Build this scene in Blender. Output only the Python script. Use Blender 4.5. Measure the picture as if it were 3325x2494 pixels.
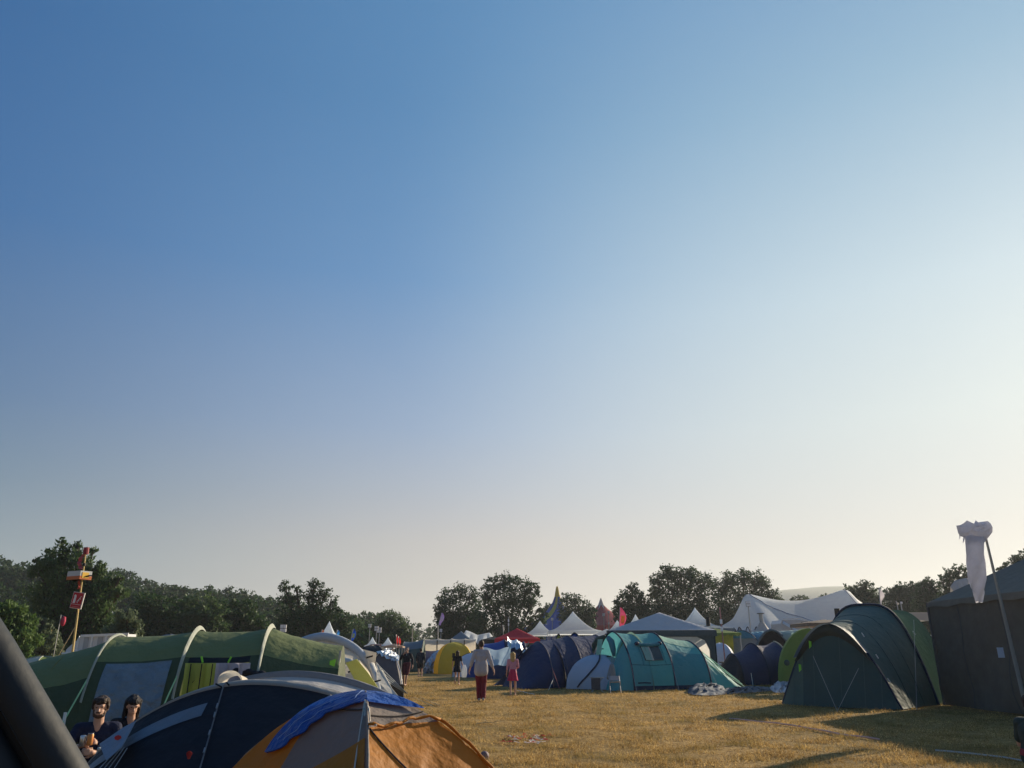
import bpy, bmesh, math, random
import numpy as np
from mathutils import Vector, Matrix
for o in list(bpy.data.objects): bpy.data.objects.remove(o, do_unlink=True)
C = bpy.context.scene.collection
R = math.radians
# ------------------------------------------------------------------ camera
F, CX, CY = 2500.0, 1662.5, 1247.0          # focal length and centre, in photo pixels
PITCH = math.atan(868/2500)
EYE = 1.5
cam = bpy.data.cameras.new('camera'); camo = bpy.data.objects.new('camera', cam); C.objects.link(camo)
camo.location = (0, 0, EYE); camo.rotation_euler = (math.pi/2+PITCH, 0, 0)
cam.sensor_width = 36; cam.lens = F/3325*36; cam.clip_end = 9000; cam.clip_start = .05
S = bpy.context.scene; S.camera = camo
# ------------------------------------------------------------------ light
SUN_EL, SUN_AZ = R(19.5), R(46)               # azimuth clockwise from +Y
w = bpy.data.worlds.new('World'); S.world = w; w.use_nodes = True
nt = w.node_tree; bg = nt.nodes['Background']
sky = nt.nodes.new('ShaderNodeTexSky'); sky.sky_type = 'NISHITA'; sky.sun_disc = False
sky.sun_elevation = SUN_EL; sky.sun_rotation = SUN_AZ
sky.air_density = 1.0; sky.dust_density = .5; sky.ozone_density = 1.5; sky.altitude = 0
def srgb(*c): return tuple((x/255/12.92 if x <= 10 else ((x/255+.055)/1.055)**2.4) for x in c[:3]) + (1,)
def nd(tree, t, **kw):
    n = tree.nodes.new(t)
    for k, v in kw.items(): setattr(n, k, v)
    return n
L = nt.links.new
tc = nd(nt, 'ShaderNodeTexCoord'); sep = nd(nt, 'ShaderNodeSeparateXYZ'); L(tc.outputs['Generated'], sep.inputs[0])
def ramp(stops):                             # hazy summer air: colour against height above the horizon
    r = nd(nt, 'ShaderNodeValToRGB'); e = r.color_ramp.elements
    while len(e) < len(stops): e.new(.5)
    for el, (p, c) in zip(e, stops): el.position = p; el.color = srgb(*c)
    L(sep.outputs[2], r.inputs[0]); return r
far_r = ramp([(0, (146, 150, 150)), (.10, (126, 143, 152)), (.18, (96, 124, 147)), (.27, (72, 110, 150)), (.45, (38, 97, 154)), (.62, (30, 90, 148))])
mid_r = ramp([(0, (208, 192, 176)), (.13, (200, 189, 180)), (.2, (178, 183, 192)), (.27, (156, 175, 200)), (.45, (104, 151, 196)), (.63, (84, 139, 186))])
sun_r = ramp([(0, (211, 202, 189)), (.13, (208, 205, 196)), (.26, (210, 219, 214)), (.4, (196, 215, 221)), (.6, (150, 186, 208)), (.8, (112, 156, 198))])
dot = nd(nt, 'ShaderNodeVectorMath', operation='DOT_PRODUCT'); L(tc.outputs['Generated'], dot.inputs[0])
dot.inputs[1].default_value = (math.sin(SUN_AZ)*math.cos(SUN_EL), math.cos(SUN_AZ)*math.cos(SUN_EL), math.sin(SUN_EL))
def mrange(a, b):
    m = nd(nt, 'ShaderNodeMapRange', interpolation_type='SMOOTHSTEP'); m.inputs[1].default_value = a; m.inputs[2].default_value = b
    L(dot.outputs['Value'], m.inputs[0]); return m
def mix(f, a, b, **kw):
    m = nd(nt, 'ShaderNodeMix', data_type='RGBA', **kw)
    if isinstance(f, float): m.inputs[0].default_value = f
    else: L(f, m.inputs[0])
    L(a, m.inputs[6]); L(b, m.inputs[7]); return m.outputs[2]
m1 = mix(mrange(.05, .86).outputs[0], far_r.outputs[0], mid_r.outputs[0])
m2 = mix(mrange(.60, 1.03).outputs[0], m1, sun_r.outputs[0])
sc = nd(nt, 'ShaderNodeVectorMath', operation='SCALE'); sc.inputs[3].default_value = 7.2; L(m2, sc.inputs[0])
L(mix(.12, sc.outputs[0], sky.outputs[0]), bg.inputs[0])
bg.inputs[1].default_value = .1
sun = bpy.data.lights.new('sun', 'SUN'); sun.energy = 5.0; sun.angle = R(.6); sun.color = (1, .84, .62)
suno = bpy.data.objects.new('sun', sun); C.objects.link(suno)
sd = Vector((math.sin(SUN_AZ)*math.cos(SUN_EL), math.cos(SUN_AZ)*math.cos(SUN_EL), math.sin(SUN_EL)))
suno.rotation_euler = sd.to_track_quat('Z', 'Y').to_euler()
S.view_settings.view_transform = 'Standard'; S.view_settings.look = 'None'
S.view_settings.exposure = 0.5; S.view_settings.gamma = 1
# ------------------------------------------------------------------ helpers
cp, sp = math.cos(PITCH), math.sin(PITCH)
def ray(px, py):
    u = CY-py; r = px-CX
    return Vector((r, F*cp-u*sp, F*sp+u*cp))
def at(px, py, Y):                              # the point seen at a photo pixel, Y metres ahead
    d = ray(px, py); t = Y/d.y
    return Vector((d.x*t, Y, EYE+d.z*t))
def WX(px, Y): return at(px, 2115, Y).x
def HZ(py, Y): return at(CX, py, Y).z
rng = np.random.default_rng(7); random.seed(7)
MATS = {}
def mat(name, col, rough=.7, trans=0., bump=0., bscale=8., var=.12, vscale=3., spec=.3, metal=0., sheen=0., coat=0., alpha=None, stretch=None):
    if name in MATS: return MATS[name]
    m = bpy.data.materials.new(name); m.use_nodes = True; t = m.node_tree; n = t.nodes; b = n['Principled BSDF']
    out = n['Material Output']; lk = t.links.new
    co = n.new('ShaderNodeTexCoord'); src = co.outputs['Object']
    if stretch:
        mp = n.new('ShaderNodeMapping'); mp.inputs['Scale'].default_value = stretch; lk(src, mp.inputs[0]); src = mp.outputs[0]
    nz = n.new('ShaderNodeTexNoise'); nz.inputs['Scale'].default_value = vscale; nz.inputs['Detail'].default_value = 6; lk(src, nz.inputs[0])
    mx = n.new('ShaderNodeMix'); mx.data_type = 'RGBA'
    mx.inputs[6].default_value = tuple(c*(1-var) for c in col)+(1,); mx.inputs[7].default_value = tuple(min(1, c*(1+var)) for c in col)+(1,)
    lk(nz.outputs[0], mx.inputs[0]); lk(mx.outputs[2], b.inputs['Base Color'])
    b.inputs['Roughness'].default_value = rough; b.inputs['Metallic'].default_value = metal
    b.inputs['Specular IOR Level'].default_value = spec
    if sheen: b.inputs['Sheen Weight'].default_value = sheen
    if coat: b.inputs['Coat Weight'].default_value = coat
    nrm = None
    if bump:
        n2 = n.new('ShaderNodeTexNoise'); n2.inputs['Scale'].default_value = bscale; n2.inputs['Detail'].default_value = 4; lk(src, n2.inputs[0])
        bp = n.new('ShaderNodeBump'); bp.inputs['Strength'].default_value = bump; bp.inputs['Distance'].default_value = .08
        lk(n2.outputs[0], bp.inputs['Height']); lk(bp.outputs[0], b.inputs['Normal']); nrm = bp
    res = b.outputs[0]
    if trans:
        tr = n.new('ShaderNodeBsdfTranslucent'); lk(mx.outputs[2], tr.inputs[0])
        if nrm: lk(nrm.outputs[0], tr.inputs['Normal'])
        ms = n.new('ShaderNodeMixShader'); ms.inputs[0].default_value = trans; lk(res, ms.inputs[1]); lk(tr.outputs[0], ms.inputs[2]); res = ms.outputs[0]
    if alpha is not None:
        tp = n.new('ShaderNodeBsdfTransparent'); ms = n.new('ShaderNodeMixShader'); ms.inputs[0].default_value = alpha
        lk(tp.outputs[0], ms.inputs[1]); lk(res, ms.inputs[2]); res = ms.outputs[0]
    lk(res, out.inputs[0]); MATS[name] = m; return m
def fab(name, col, trans=.3, rough=.65, bump=.5, bscale=5, var=.1, **k): return mat(name, col, rough, trans, bump, bscale, var, 2., **k)

class MB:                                       # collects shapes for ONE mesh object
    def __init__(s): s.v = []; s.f = []; s.smooth = True
    def add(s, v, f):
        b = len(s.v); s.v += [tuple(p) for p in v]; s.f += [tuple(i+b for i in q) for q in f]; return s
    def box(s, c, d, rot=None):
        v = [Vector((x*d[0]/2, y*d[1]/2, z*d[2]/2)) for x in (-1, 1) for y in (-1, 1) for z in (-1, 1)]
        if rot is not None: v = [rot @ p for p in v]
        return s.add([p+Vector(c) for p in v], [(0, 1, 3, 2), (4, 6, 7, 5), (0, 4, 5, 1), (2, 3, 7, 6), (0, 2, 6, 4), (1, 5, 7, 3)])
    def tube(s, path, r, n=8, cap=True):
        path = [Vector(p) for p in path]; rs = r if isinstance(r, (list, tuple)) else [r]*len(path)
        v = []; f = []; up = None
        for i, p in enumerate(path):
            t = (path[min(i+1, len(path)-1)]-path[max(i-1, 0)]).normalized()
            if up is None: up = Vector((0, 0, 1)) if abs(t.z) < .9 else Vector((1, 0, 0))
            a = t.cross(up); a = a.normalized() if a.length > 1e-6 else Vector((1, 0, 0)); b = t.cross(a); up = a.cross(t)
            for k in range(n):
                q = 2*math.pi*k/n; v.append(p+(a*math.cos(q)+b*math.sin(q))*rs[i])
        for i in range(len(path)-1):
            for k in range(n): f.append((i*n+k, i*n+(k+1) % n, (i+1)*n+(k+1) % n, (i+1)*n+k))
        if cap: f.append(tuple(range(n-1, -1, -1))); f.append(tuple((len(path)-1)*n+k for k in range(n)))
        return s.add(v, f)
    def capsule(s, p, q, r1, r2, n=12):
        p = Vector(p); q = Vector(q); d = q-p; L = max(d.length, 1e-6); d = d/L
        pts = [p-d*r1]; rs = [r1*.05]
        for a in (60, 30, 0): pts.append(p-d*r1*math.sin(R(a))); rs.append(r1*math.cos(R(a)))
        pts.append(p+d*L*.5); rs.append((r1+r2)/2)
        for a in (0, 30, 60): pts.append(q+d*r2*math.sin(R(a))); rs.append(r2*math.cos(R(a)))
        pts.append(q+d*r2); rs.append(r2*.05)
        return s.tube(pts, rs, n)
    def ell(s, c, r, M=None, n=14, m=9):
        v = []; f = []
        for j in range(m+1):
            th = math.pi*j/m
            for i in range(n):
                ph = 2*math.pi*i/n
                p = Vector((r[0]*math.sin(th)*math.cos(ph), r[1]*math.sin(th)*math.sin(ph), r[2]*math.cos(th)))
                if M is not None: p = M @ p
                v.append(p+Vector(c))
        for j in range(m):
            for i in range(n): f.append((j*n+i, (j+1)*n+i, (j+1)*n+(i+1) % n, j*n+(i+1) % n))
        return s.add(v, f)
    def grid(s, P, closed=False):               # P[i][j] points
        a = len(P); b = len(P[0]); v = [p for r in P for p in r]; f = []
        for i in range(a-1):
            for j in range(b-1+(1 if closed else 0)): f.append((i*b+j, (i+1)*b+j, (i+1)*b+(j+1) % b, i*b+(j+1) % b))
        return s.add(v, f)
    def poly(s, pts): return s.add(pts, [tuple(range(len(pts)))])
    def slab(s, pts, th):                       # a flat outline with thickness along th
        n = len(pts); th = Vector(th); v = [Vector(p) for p in pts]; v += [p+th for p in v]
        return s.add(v, [tuple(range(n-1, -1, -1)), tuple(range(n, 2*n))]+[(i, (i+1) % n, n+(i+1) % n, n+i) for i in range(n)])
    def lathe(s, c, prof, n=20):
        c = Vector(c); return s.grid([[c+Vector((r*math.cos(2*math.pi*k/n), r*math.sin(2*math.pi*k/n), z)) for k in range(n)] for r, z in prof], True)
def mesh_of(mb, name, off=Vector((0, 0, 0)), smooth=True):
    me = bpy.data.meshes.new(name); me.from_pydata([(p[0]-off[0], p[1]-off[1], p[2]-off[2]) for p in mb.v], [], mb.f); me.update()
    if smooth: me.shade_smooth()
    return me
def tag(o, label, cat, group=None, kind=None):
    if label: o['label'] = label
    if cat: o['category'] = cat
    if group: o['group'] = group
    if kind: o['kind'] = kind
    return o
class Thing:
    def __init__(s, name, label, cat, loc, group=None):
        s.o = bpy.data.objects.new(name, None); C.objects.link(s.o); s.loc = Vector(loc); s.o.location = s.loc
        s.o.empty_display_size = .2; tag(s.o, label, cat, group)
    def part(s, name, mb, m, parent=None, smooth=False, label=None, solid=0):
        me = mesh_of(mb, name, s.loc, smooth) if isinstance(mb, MB) else mb
        if not isinstance(mb, MB): me.transform(Matrix.Translation(-s.loc))
        o = bpy.data.objects.new(name, me); C.objects.link(o); me.materials.append(m); o.parent = parent or s.o
        if label: o['label'] = label
        return o
def single(name, mb, m, label, cat, loc=None, group=None, kind=None, smooth=False):
    loc = Vector(loc) if loc is not None else Vector((0, 0, 0))
    me = mesh_of(mb, name, loc, smooth) if isinstance(mb, MB) else mb
    o = bpy.data.objects.new(name, me); C.objects.link(o); o.location = loc; me.materials.append(m)
    return tag(o, label, cat, group, kind)
def dup(t, loc, label, scale=1, rz=0, group=None):
    r = t.copy(); C.objects.link(r); r.location = loc; r.rotation_euler = (0, 0, rz); r.scale = (scale,)*3; r['label'] = label
    if group: r['group'] = group
    for ch in list(t.children):
        c = ch.copy(); C.objects.link(c); c.parent = r
        for g in ch.children: d = g.copy(); C.objects.link(d); d.parent = c
    return r
def remesh(mb, vox, it=3, dec=1.):
    me = bpy.data.meshes.new('tmp'); me.from_pydata(mb.v, [], mb.f); me.update()
    bm = bmesh.new(); bm.from_mesh(me); bmesh.ops.recalc_face_normals(bm, faces=bm.faces); bm.to_mesh(me); bm.free()
    o = bpy.data.objects.new('tmp', me); C.objects.link(o)
    md = o.modifiers.new('r', 'REMESH'); md.mode = 'VOXEL'; md.voxel_size = vox
    if it: sm = o.modifiers.new('s', 'SMOOTH'); sm.iterations = it; sm.factor = .5
    dg = bpy.context.evaluated_depsgraph_get(); dg.update()
    res = bpy.data.meshes.new_from_object(o.evaluated_get(dg)); bpy.data.objects.remove(o, do_unlink=True); res.shade_smooth()
    return res
def nmesh(name, V, per):                        # fast mesh out of numpy quads / tris
    n = len(V)//per; me = bpy.data.meshes.new(name)
    me.vertices.add(len(V)); me.vertices.foreach_set('co', V.astype(np.float32).ravel())
    me.loops.add(len(V)); me.loops.foreach_set('vertex_index', np.arange(len(V), dtype=np.int32))
    me.polygons.add(n); me.polygons.foreach_set('loop_start', np.arange(0, len(V), per, dtype=np.int32)); me.update(calc_edges=True)
    return me

# ------------------------------------------------------------------ ground
def nzf(x, y, s=1.0): return (np.sin(x*.9*s+1.3*np.sin(y*.7*s))+np.sin(y*1.1*s+1.7*np.sin(x*.6*s+2))+.6*np.sin(x*2.3*s+y*1.9*s))/2.6
def gh(x, y):                                   # gentle bumps of the trodden field
    x = np.asarray(x, float); y = np.asarray(y, float)
    fade = np.clip((60-np.hypot(x, y))/30, 0, 1)
    return fade*(.022*nzf(x, y, 1.1)+.010*nzf(x+5, y*1.3, 3.7))-.025
def ground():
    xs = np.concatenate([[-3200, -1200, -400, -150, -80, -50], np.arange(-32, 32.1, .35), [50, 80, 150, 400, 1200, 3200]])
    ys = np.concatenate([[-3200, -900, -200, -40, -10], np.arange(0, 46, .3), [50, 60, 80, 120, 200, 500, 1200, 3200]])
    X, Y = np.meshgrid(xs, ys); Z = gh(X, Y)
    mb = MB(); P = np.stack([X, Y, Z], -1); mb.grid([[tuple(p) for p in r] for r in P])
    m = bpy.data.materials.new('dry_grass_ground'); m.use_nodes = True; t = m.node_tree; n = t.nodes; lk = t.links.new; b = n['Principled BSDF']
    co = n.new('ShaderNodeTexCoord')
    def noise(s, d=8, ro=.6):
        z = n.new('ShaderNodeTexNoise'); z.inputs['Scale'].default_value = s; z.inputs['Detail'].default_value = d; z.inputs['Roughness'].default_value = ro
        lk(co.outputs['Object'], z.inputs[0]); return z.outputs[0]
    def rmp(src, st):
        r = n.new('ShaderNodeValToRGB'); e = r.color_ramp.elements
        while len(e) < len(st): e.new(.5)
        for el, (p, c) in zip(e, st): el.position = p; el.color = c+(1,)
        lk(src, r.inputs[0]); return r.outputs[0]
    c1 = rmp(noise(9, 10, .75), [(.34, (.12, .07, .022)), (.5, (.38, .235, .08)), (.66, (.66, .45, .18))])
    c2 = rmp(noise(3, 6), [(.3, (.12, .095, .03)), (.7, (.26, .17, .06))])
    mx = n.new('ShaderNodeMix'); mx.data_type = 'RGBA'; lk(rmp(noise(.22, 5), [(.42, (0, 0, 0)), (.62, (.75, .75, .75))]), mx.inputs[0]); lk(c1, mx.inputs[6]); lk(c2, mx.inputs[7])
    lk(mx.outputs[2], b.inputs['Base Color']); b.inputs['Roughness'].default_value = .95; b.inputs['Specular IOR Level'].default_value = .1
    bp = n.new('ShaderNodeBump'); bp.inputs['Strength'].default_value = .9; bp.inputs['Distance'].default_value = .06; lk(noise(22, 8, .8), bp.inputs['Height']); lk(bp.outputs[0], b.inputs['Normal'])
    single('ground', mb, m, None, None, kind='structure', smooth=True)
ground()
def grass():
    N = 520000
    u = rng.random(N); Y = 8.5+38*u**1.75; half = Y*.72+1.0
    X = (rng.random(N)*2-1)*half
    keep = ~((X < -1.2-.12*(Y-9)) & (Y < 21)) ; X = X[keep]; Y = Y[keep]; n = len(X)
    clump = nzf(X*1.7, Y*1.7, 2.2)+.5*nzf(X, Y, 7.)
    keep = rng.random(n) < np.clip(.5+.75*clump, .06, 1); X = X[keep]; Y = Y[keep]; clump = clump[keep]; n = len(X)
    h = (.026+.06*rng.random(n)**2)*(1+.9*np.clip(clump, 0, 1.2)); a = rng.random(n)*2*np.pi; lean = .9*rng.random(n)+.2
    wd = .003+.00022*Y
    z = gh(X, Y); b = rng.random(n)*2*np.pi
    p0 = np.stack([X-np.cos(b)*wd, Y-np.sin(b)*wd, z-.005], -1); p1 = np.stack([X+np.cos(b)*wd, Y+np.sin(b)*wd, z-.005], -1)
    p2 = np.stack([X+np.cos(a)*h*lean*1.4, Y+np.sin(a)*h*lean*1.4, z+h], -1)
    V = np.stack([p0, p1, p2], 1).reshape(-1, 3); me = nmesh('grass', V, 3)
    m = bpy.data.materials.new('straw_blades'); m.use_nodes = True; t = m.node_tree; nn = t.nodes; lk = t.links.new; bs = nn['Principled BSDF']
    co = nn.new('ShaderNodeTexCoord'); z1 = nn.new('ShaderNodeTexNoise'); z1.inputs['Scale'].default_value = 40; lk(co.outputs['Object'], z1.inputs[0])
    r = nn.new('ShaderNodeValToRGB'); e = r.color_ramp.elements; e.new(.5)
    for el, (p, c) in zip(e, [(.35, (.15, .09, .025, 1)), (.5, (.56, .36, .12, 1)), (.66, (.88, .66, .30, 1))]): el.position = p; el.color = c
    lk(z1.outputs[0], r.inputs[0])
    z2 = nn.new('ShaderNodeTexNoise'); z2.inputs['Scale'].default_value = .9; z2.inputs['Detail'].default_value = 5; lk(co.outputs['Object'], z2.inputs[0])
    r2 = nn.new('ShaderNodeValToRGB'); r2.color_ramp.elements[0].position = .5; r2.color_ramp.elements[1].position = .66; lk(z2.outputs[0], r2.inputs[0])
    mx = nn.new('ShaderNodeMix'); mx.data_type = 'RGBA'; mx.inputs[7].default_value = (.30, .22, .07, 1); lk(r2.outputs[0], mx.inputs[0]); lk(r.outputs[0], mx.inputs[6])
    z3 = nn.new('ShaderNodeTexNoise'); z3.inputs['Scale'].default_value = 1.5; z3.inputs['Detail'].default_value = 7; z3.inputs['Roughness'].default_value = .7; lk(co.outputs['Object'], z3.inputs[0])
    r3 = nn.new('ShaderNodeValToRGB'); e3 = r3.color_ramp.elements; e3[0].position = .38; e3[0].color = (.58, .54, .50, 1); e3[1].position = .58; e3[1].color = (1, 1, 1, 1); lk(z3.outputs[0], r3.inputs[0])
    mm = nn.new('ShaderNodeMix'); mm.data_type = 'RGBA'; mm.blend_type = 'MULTIPLY'; mm.inputs[0].default_value = 1; lk(mx.outputs[2], mm.inputs[6]); lk(r3.outputs[0], mm.inputs[7]); mx = mm
    lk(mx.outputs[2], bs.inputs['Base Color']); bs.inputs['Roughness'].default_value = .7; bs.inputs['Specular IOR Level'].default_value = .2
    tr = nn.new('ShaderNodeBsdfTranslucent'); lk(mx.outputs[2], tr.inputs[0]); ms = nn.new('ShaderNodeMixShader'); ms.inputs[0].default_value = .4
    lk(bs.outputs[0], ms.inputs[1]); lk(tr.outputs[0], ms.inputs[2]); lk(ms.outputs[0], nn['Material Output'].inputs[0])
    single('dry_grass', me, m, 'short dry straw-yellow grass covering the campsite field', 'grass', kind='stuff')
grass()

# ------------------------------------------------------------------ trees
def leafmat(name, dark, light, trans=.35):
    m = bpy.data.materials.new(name); m.use_nodes = True; t = m.node_tree; n = t.nodes; lk = t.links.new; b = n['Principled BSDF']
    co = n.new('ShaderNodeTexCoord'); z = n.new('ShaderNodeTexNoise'); z.inputs['Scale'].default_value = .45; z.inputs['Detail'].default_value = 7; z.inputs['Roughness'].default_value = .75
    lk(co.outputs['Object'], z.inputs[0]); r = n.new('ShaderNodeValToRGB'); e = r.color_ramp.elements
    e[0].position = .32; e[0].color = dark+(1,); e[1].position = .7; e[1].color = light+(1,); lk(z.outputs[0], r.inputs[0])
    lk(r.outputs[0], b.inputs['Base Color']); b.inputs['Roughness'].default_value = .6; b.inputs['Specular IOR Level'].default_value = .25
    tr = n.new('ShaderNodeBsdfTranslucent'); lk(r.outputs[0], tr.inputs[0]); ms = n.new('ShaderNodeMixShader'); ms.inputs[0].default_value = trans
    lk(b.outputs[0], ms.inputs[1]); lk(tr.outputs[0], ms.inputs[2]); lk(ms.outputs[0], n['Material Output'].inputs[0]); return m
LM = {'oak': leafmat('oak_leaves', (.017, .040, .017), (.05, .10, .036)),
      'wood': leafmat('wood_leaves', (.014, .038, .012), (.045, .098, .024)),
      'willow': leafmat('willow_leaves', (.06, .11, .03), (.14, .22, .06)),
      'pale': leafmat('pale_leaves', (.07, .10, .05), (.20, .25, .14)),
      'ash': leafmat('ash_leaves', (.035, .07, .022), (.10, .16, .055))}
BARK = mat('bark', (.07, .055, .042), .9, bump=.8, bscale=6, var=.3)
def leafquads(lobes, dens, size, clump=.16, shell=.5, up=0., rg=rng):
    out = []
    for (cx, cy, cz, rx, ry, rz) in lobes:
        rm = (rx+ry+rz)/3; N = int(dens*4*np.pi*rm*rm/(size*size)); nc = max(8, int(N/14))
        d = rg.normal(size=(nc, 3)); d /= np.linalg.norm(d, axis=1)[:, None]
        rr = shell+(1-shell)*rg.random(nc)**.6; rr *= 1+.13*np.sin(d[:, 0]*5+cx)+.12*np.sin(d[:, 2]*6+cz*3+d[:, 1]*4)
        cc = d*rr[:, None]*np.array([rx, ry, rz])+np.array([cx, cy, cz])
        k = rg.integers(0, nc, N); c = cc[k]+rg.normal(size=(N, 3))*clump*rm*np.array([1, 1, .75])
        a = rg.normal(size=(N, 3)); a[:, 2] = a[:, 2]*.7+up; a /= np.linalg.norm(a, axis=1)[:, None]
        b = np.cross(a, rg.normal(size=(N, 3))); b /= np.linalg.norm(b, axis=1)[:, None]
        s = size*(.45+.75*rg.random(N))[:, None]; a = a*s*(1.2 if up else .8); b = b*s*.5
        out.append(np.stack([c-a, c-b*.9+a*.1, c+a, c+b], 1).reshape(-1, 3))
    return np.concatenate(out)
def tree_px(name, label, Y, base, lobes, kind='oak', size=.42, dens=1.6, clump=.16, shell=.45, squash=.9, depth=1., trunk_r=.35, up=0., group=None, bare=True, jit=.5):
    B = Vector((WX(base, Y), Y, 0)); k = Y/2646; lb = []; size *= .62; dens *= 1.35
    bot = max(l[1] for l in lobes); lobes = list(lobes)+[(px+random.uniform(-8, 8), py+r*1.1, r) for px, py, r in lobes if py > bot-45]
    lobes += [(px, py+r*1.1, r) for px, py, r in lobes[-12:] if py < 2080 and r > 18]
    for (px, py, r) in lobes:
        p = at(px, py, Y); rr = r*k; dy = (random.random()-.5)*rr*jit*2
        lb.append((p.x, Y+dy, p.z, rr, rr*depth, rr*squash))
    T = Thing(name, label, 'tree', B, group)
    V = leafquads(lb, dens, size, clump, shell, up)-np.array(B)
    me = nmesh('crown', V, 4); o = bpy.data.objects.new('crown', me); C.objects.link(o); me.materials.append(LM[kind]); o.parent = T.o
    mb = MB(); top = min(l[2] for l in lb); fork = Vector((B.x, Y, max(1.2, top*.55)))
    mb.tube([B+Vector((0, 0, -.2)), B+Vector((.05, 0, fork.z*.5)), fork], [trunk_r*1.3, trunk_r, trunk_r*.85], 8)
    for l in lb:
        c = Vector(l[:3]); mid = fork.lerp(c, .5)+Vector((random.uniform(-.3, .3), 0, random.uniform(-.1, .4)))
        mb.tube([fork-Vector((0, 0, .2)), mid, c], [trunk_r*.55, trunk_r*.35, trunk_r*.14], 6)
        for _ in range(5 if bare else 0):
            d = Vector((random.gauss(0, 1), random.gauss(0, 1), random.gauss(0, .8))).normalized(); e = c+Vector((d.x*l[3], d.y*l[4], d.z*l[5]))*.8
            mb.tube([mid.lerp(c, .6), (c+e)/2+Vector((0, 0, .1)), e], [trunk_r*.16, trunk_r*.1, trunk_r*.03], 5)
    T.part('trunk', mb, BARK); return T
# hill far off and wooded slope on the left
def hill():
    mb = MB(); P = []
    c = at(2672, 2115, 1500)
    for i in range(25):
        row = []
        for j in range(41):
            u = -1+2*j/40; v = i/24*2-1
            h = 118*max(0, 1-abs(u)**2.2)**1.2*max(0, 1-v*v)+3*math.sin(u*9+v*5)*(1-abs(u))*(1-v*v)
            row.append((c.x+u*330, 1500+v*330, h-2))
        P.append(row)
    mb.grid(P); single('hill', mb, mat('hill_grass', (.085, .115, .05), .95, var=.35, vscale=.02), None, None, kind='structure', smooth=True)
    mb = MB(); P = []
    for i in range(20):
        v = i/19; row = []
        for j in range(60):
            x = -260+j*4.5; y = 105+v*230
            s = max(0, min(1, (-x-10)/90)); row.append((x, y, -.5+(y-105)*.075*s*min(1, (y-105)/30)))
        P.append(row)
    mb.grid(P); single('hillside', mb, mat('slope_grass', (.04, .055, .02), .95, var=.3, vscale=.1), None, None, kind='structure', smooth=True)
hill()
sky_pts = [(-300, 1770), (0, 1822), (40, 1835), (117, 1838), (300, 1848), (392, 1866), (475, 1880), (525, 1901), (560, 1893), (652, 1912), (727, 1915), (777, 1910), (818, 1934), (869, 1937), (916, 1925), (1000, 1962), (1122, 1988), (1201, 1988), (1290, 2010), (1345, 2028), (1385, 2024), (1430, 2036), (1500, 2050), (3700, 2060)]
def skyl(px): return float(np.interp(px, [p[0] for p in sky_pts], [p[1] for p in sky_pts]))
def woods():
    lb = []
    for k, (Y, fr, st) in enumerate([(112, .30, 52), (135, .52, 48), (165, .75, 44), (200, .93, 38), (235, 1.0, 34)]):
        px = -260
        while px < 1290:
            r = random.uniform(.75, 1.25)*st; q = skyl(px)-(10 if px < 450 else 0); top = 2085+(q-2085)*fr+random.uniform(-6, 14)
            if k == 4: top = q+random.uniform(-3, 8)
            kk = Y/2646; p = at(px, top+r*.95, Y)
            lb.append((p.x, Y+random.uniform(-6, 6), p.z, r*kk, r*kk, r*kk))
            lb.append((p.x+random.uniform(-1, 1), Y, p.z-r*kk*1.25, r*kk*1.05, r*kk, r*kk*1.2))
            if k < 2: lb.append((p.x, Y, max(1.5, p.z-r*kk*2.6), r*kk*1.05, r*kk, r*kk*1.2))
            px += st*(.85 if k > 2 else 1.05)
    V = leafquads(lb, 1.7, .55, .12, .66)
    single('woodland', nmesh('woodland', V, 4), LM['wood'], 'dense dark green wood climbing the hillside behind the left tents', 'woodland', kind='stuff')
    lb = []
    px = 1250
    while px < 3500:
        Y = random.uniform(260, 330); r = random.uniform(16, 30); top = (skyl(px) if px < 1500 else random.uniform(2048, 2066)); kk = Y/2646; p = at(px, top+r, Y)
        lb.append((p.x, Y, p.z, r*kk, r*kk, r*kk)); lb.append((p.x, Y, max(2, p.z-r*kk*1.4), r*kk*1.2, r*kk, r*kk*1.3)); px += r*1.0
    V = leafquads(lb, 1.0, .7, .14, .7)
    single('treeline', nmesh('treeline', V, 4), LM['wood'], 'low hazy line of distant trees beyond the festival field', 'treeline', kind='stuff')
woods()
tree_px('ash_tree', 'tall feathery tree rising above the fire point pole at far left', 62, 250, [(225, 1795, 38), (180, 1830, 45), (265, 1830, 42), (140, 1858, 34), (315, 1855, 34), (215, 1880, 62), (300, 1905, 58), (355, 1895, 34), (130, 1930, 55), (230, 1960, 80), (330, 1970, 55), (390, 1925, 26), (150, 2020, 60), (260, 2040, 60), (350, 2045, 45), (205, 1765, 16), (250, 1768, 14), (160, 1795, 18), (120, 1822, 14), (298, 1790, 14), (338, 1835, 14), (392, 1880, 16)], 'ash', .24, 1.0, .24, .3, up=1.0)
tree_px('willow_tree', 'bright light green willow at the left edge of the frame', 46, 35, [(28, 1990, 46), (70, 2030, 38), (10, 2050, 55), (60, 2085, 48), (20, 2130, 50), (85, 2120, 28)], 'willow', .2, 1.9, .14, .5, up=1.2)
tree_px('silver_willow_tree', 'pale silvery bush-like tree just right of the fire point pole', 56, 410, [(415, 2000, 30), (395, 2040, 34), (430, 2060, 30), (365, 2060, 30), (440, 2030, 18)], 'pale', .2, 1.3, .17, .4, up=.8)
tree_px('silver_willow_tree', 'small pale tree behind the red festival windsock at far left', 58, 136, [(138, 2018, 22), (125, 2050, 28), (165, 2060, 28), (150, 2100, 34)], 'pale', .2, 1.2, .17, .4, up=.8)
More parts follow.
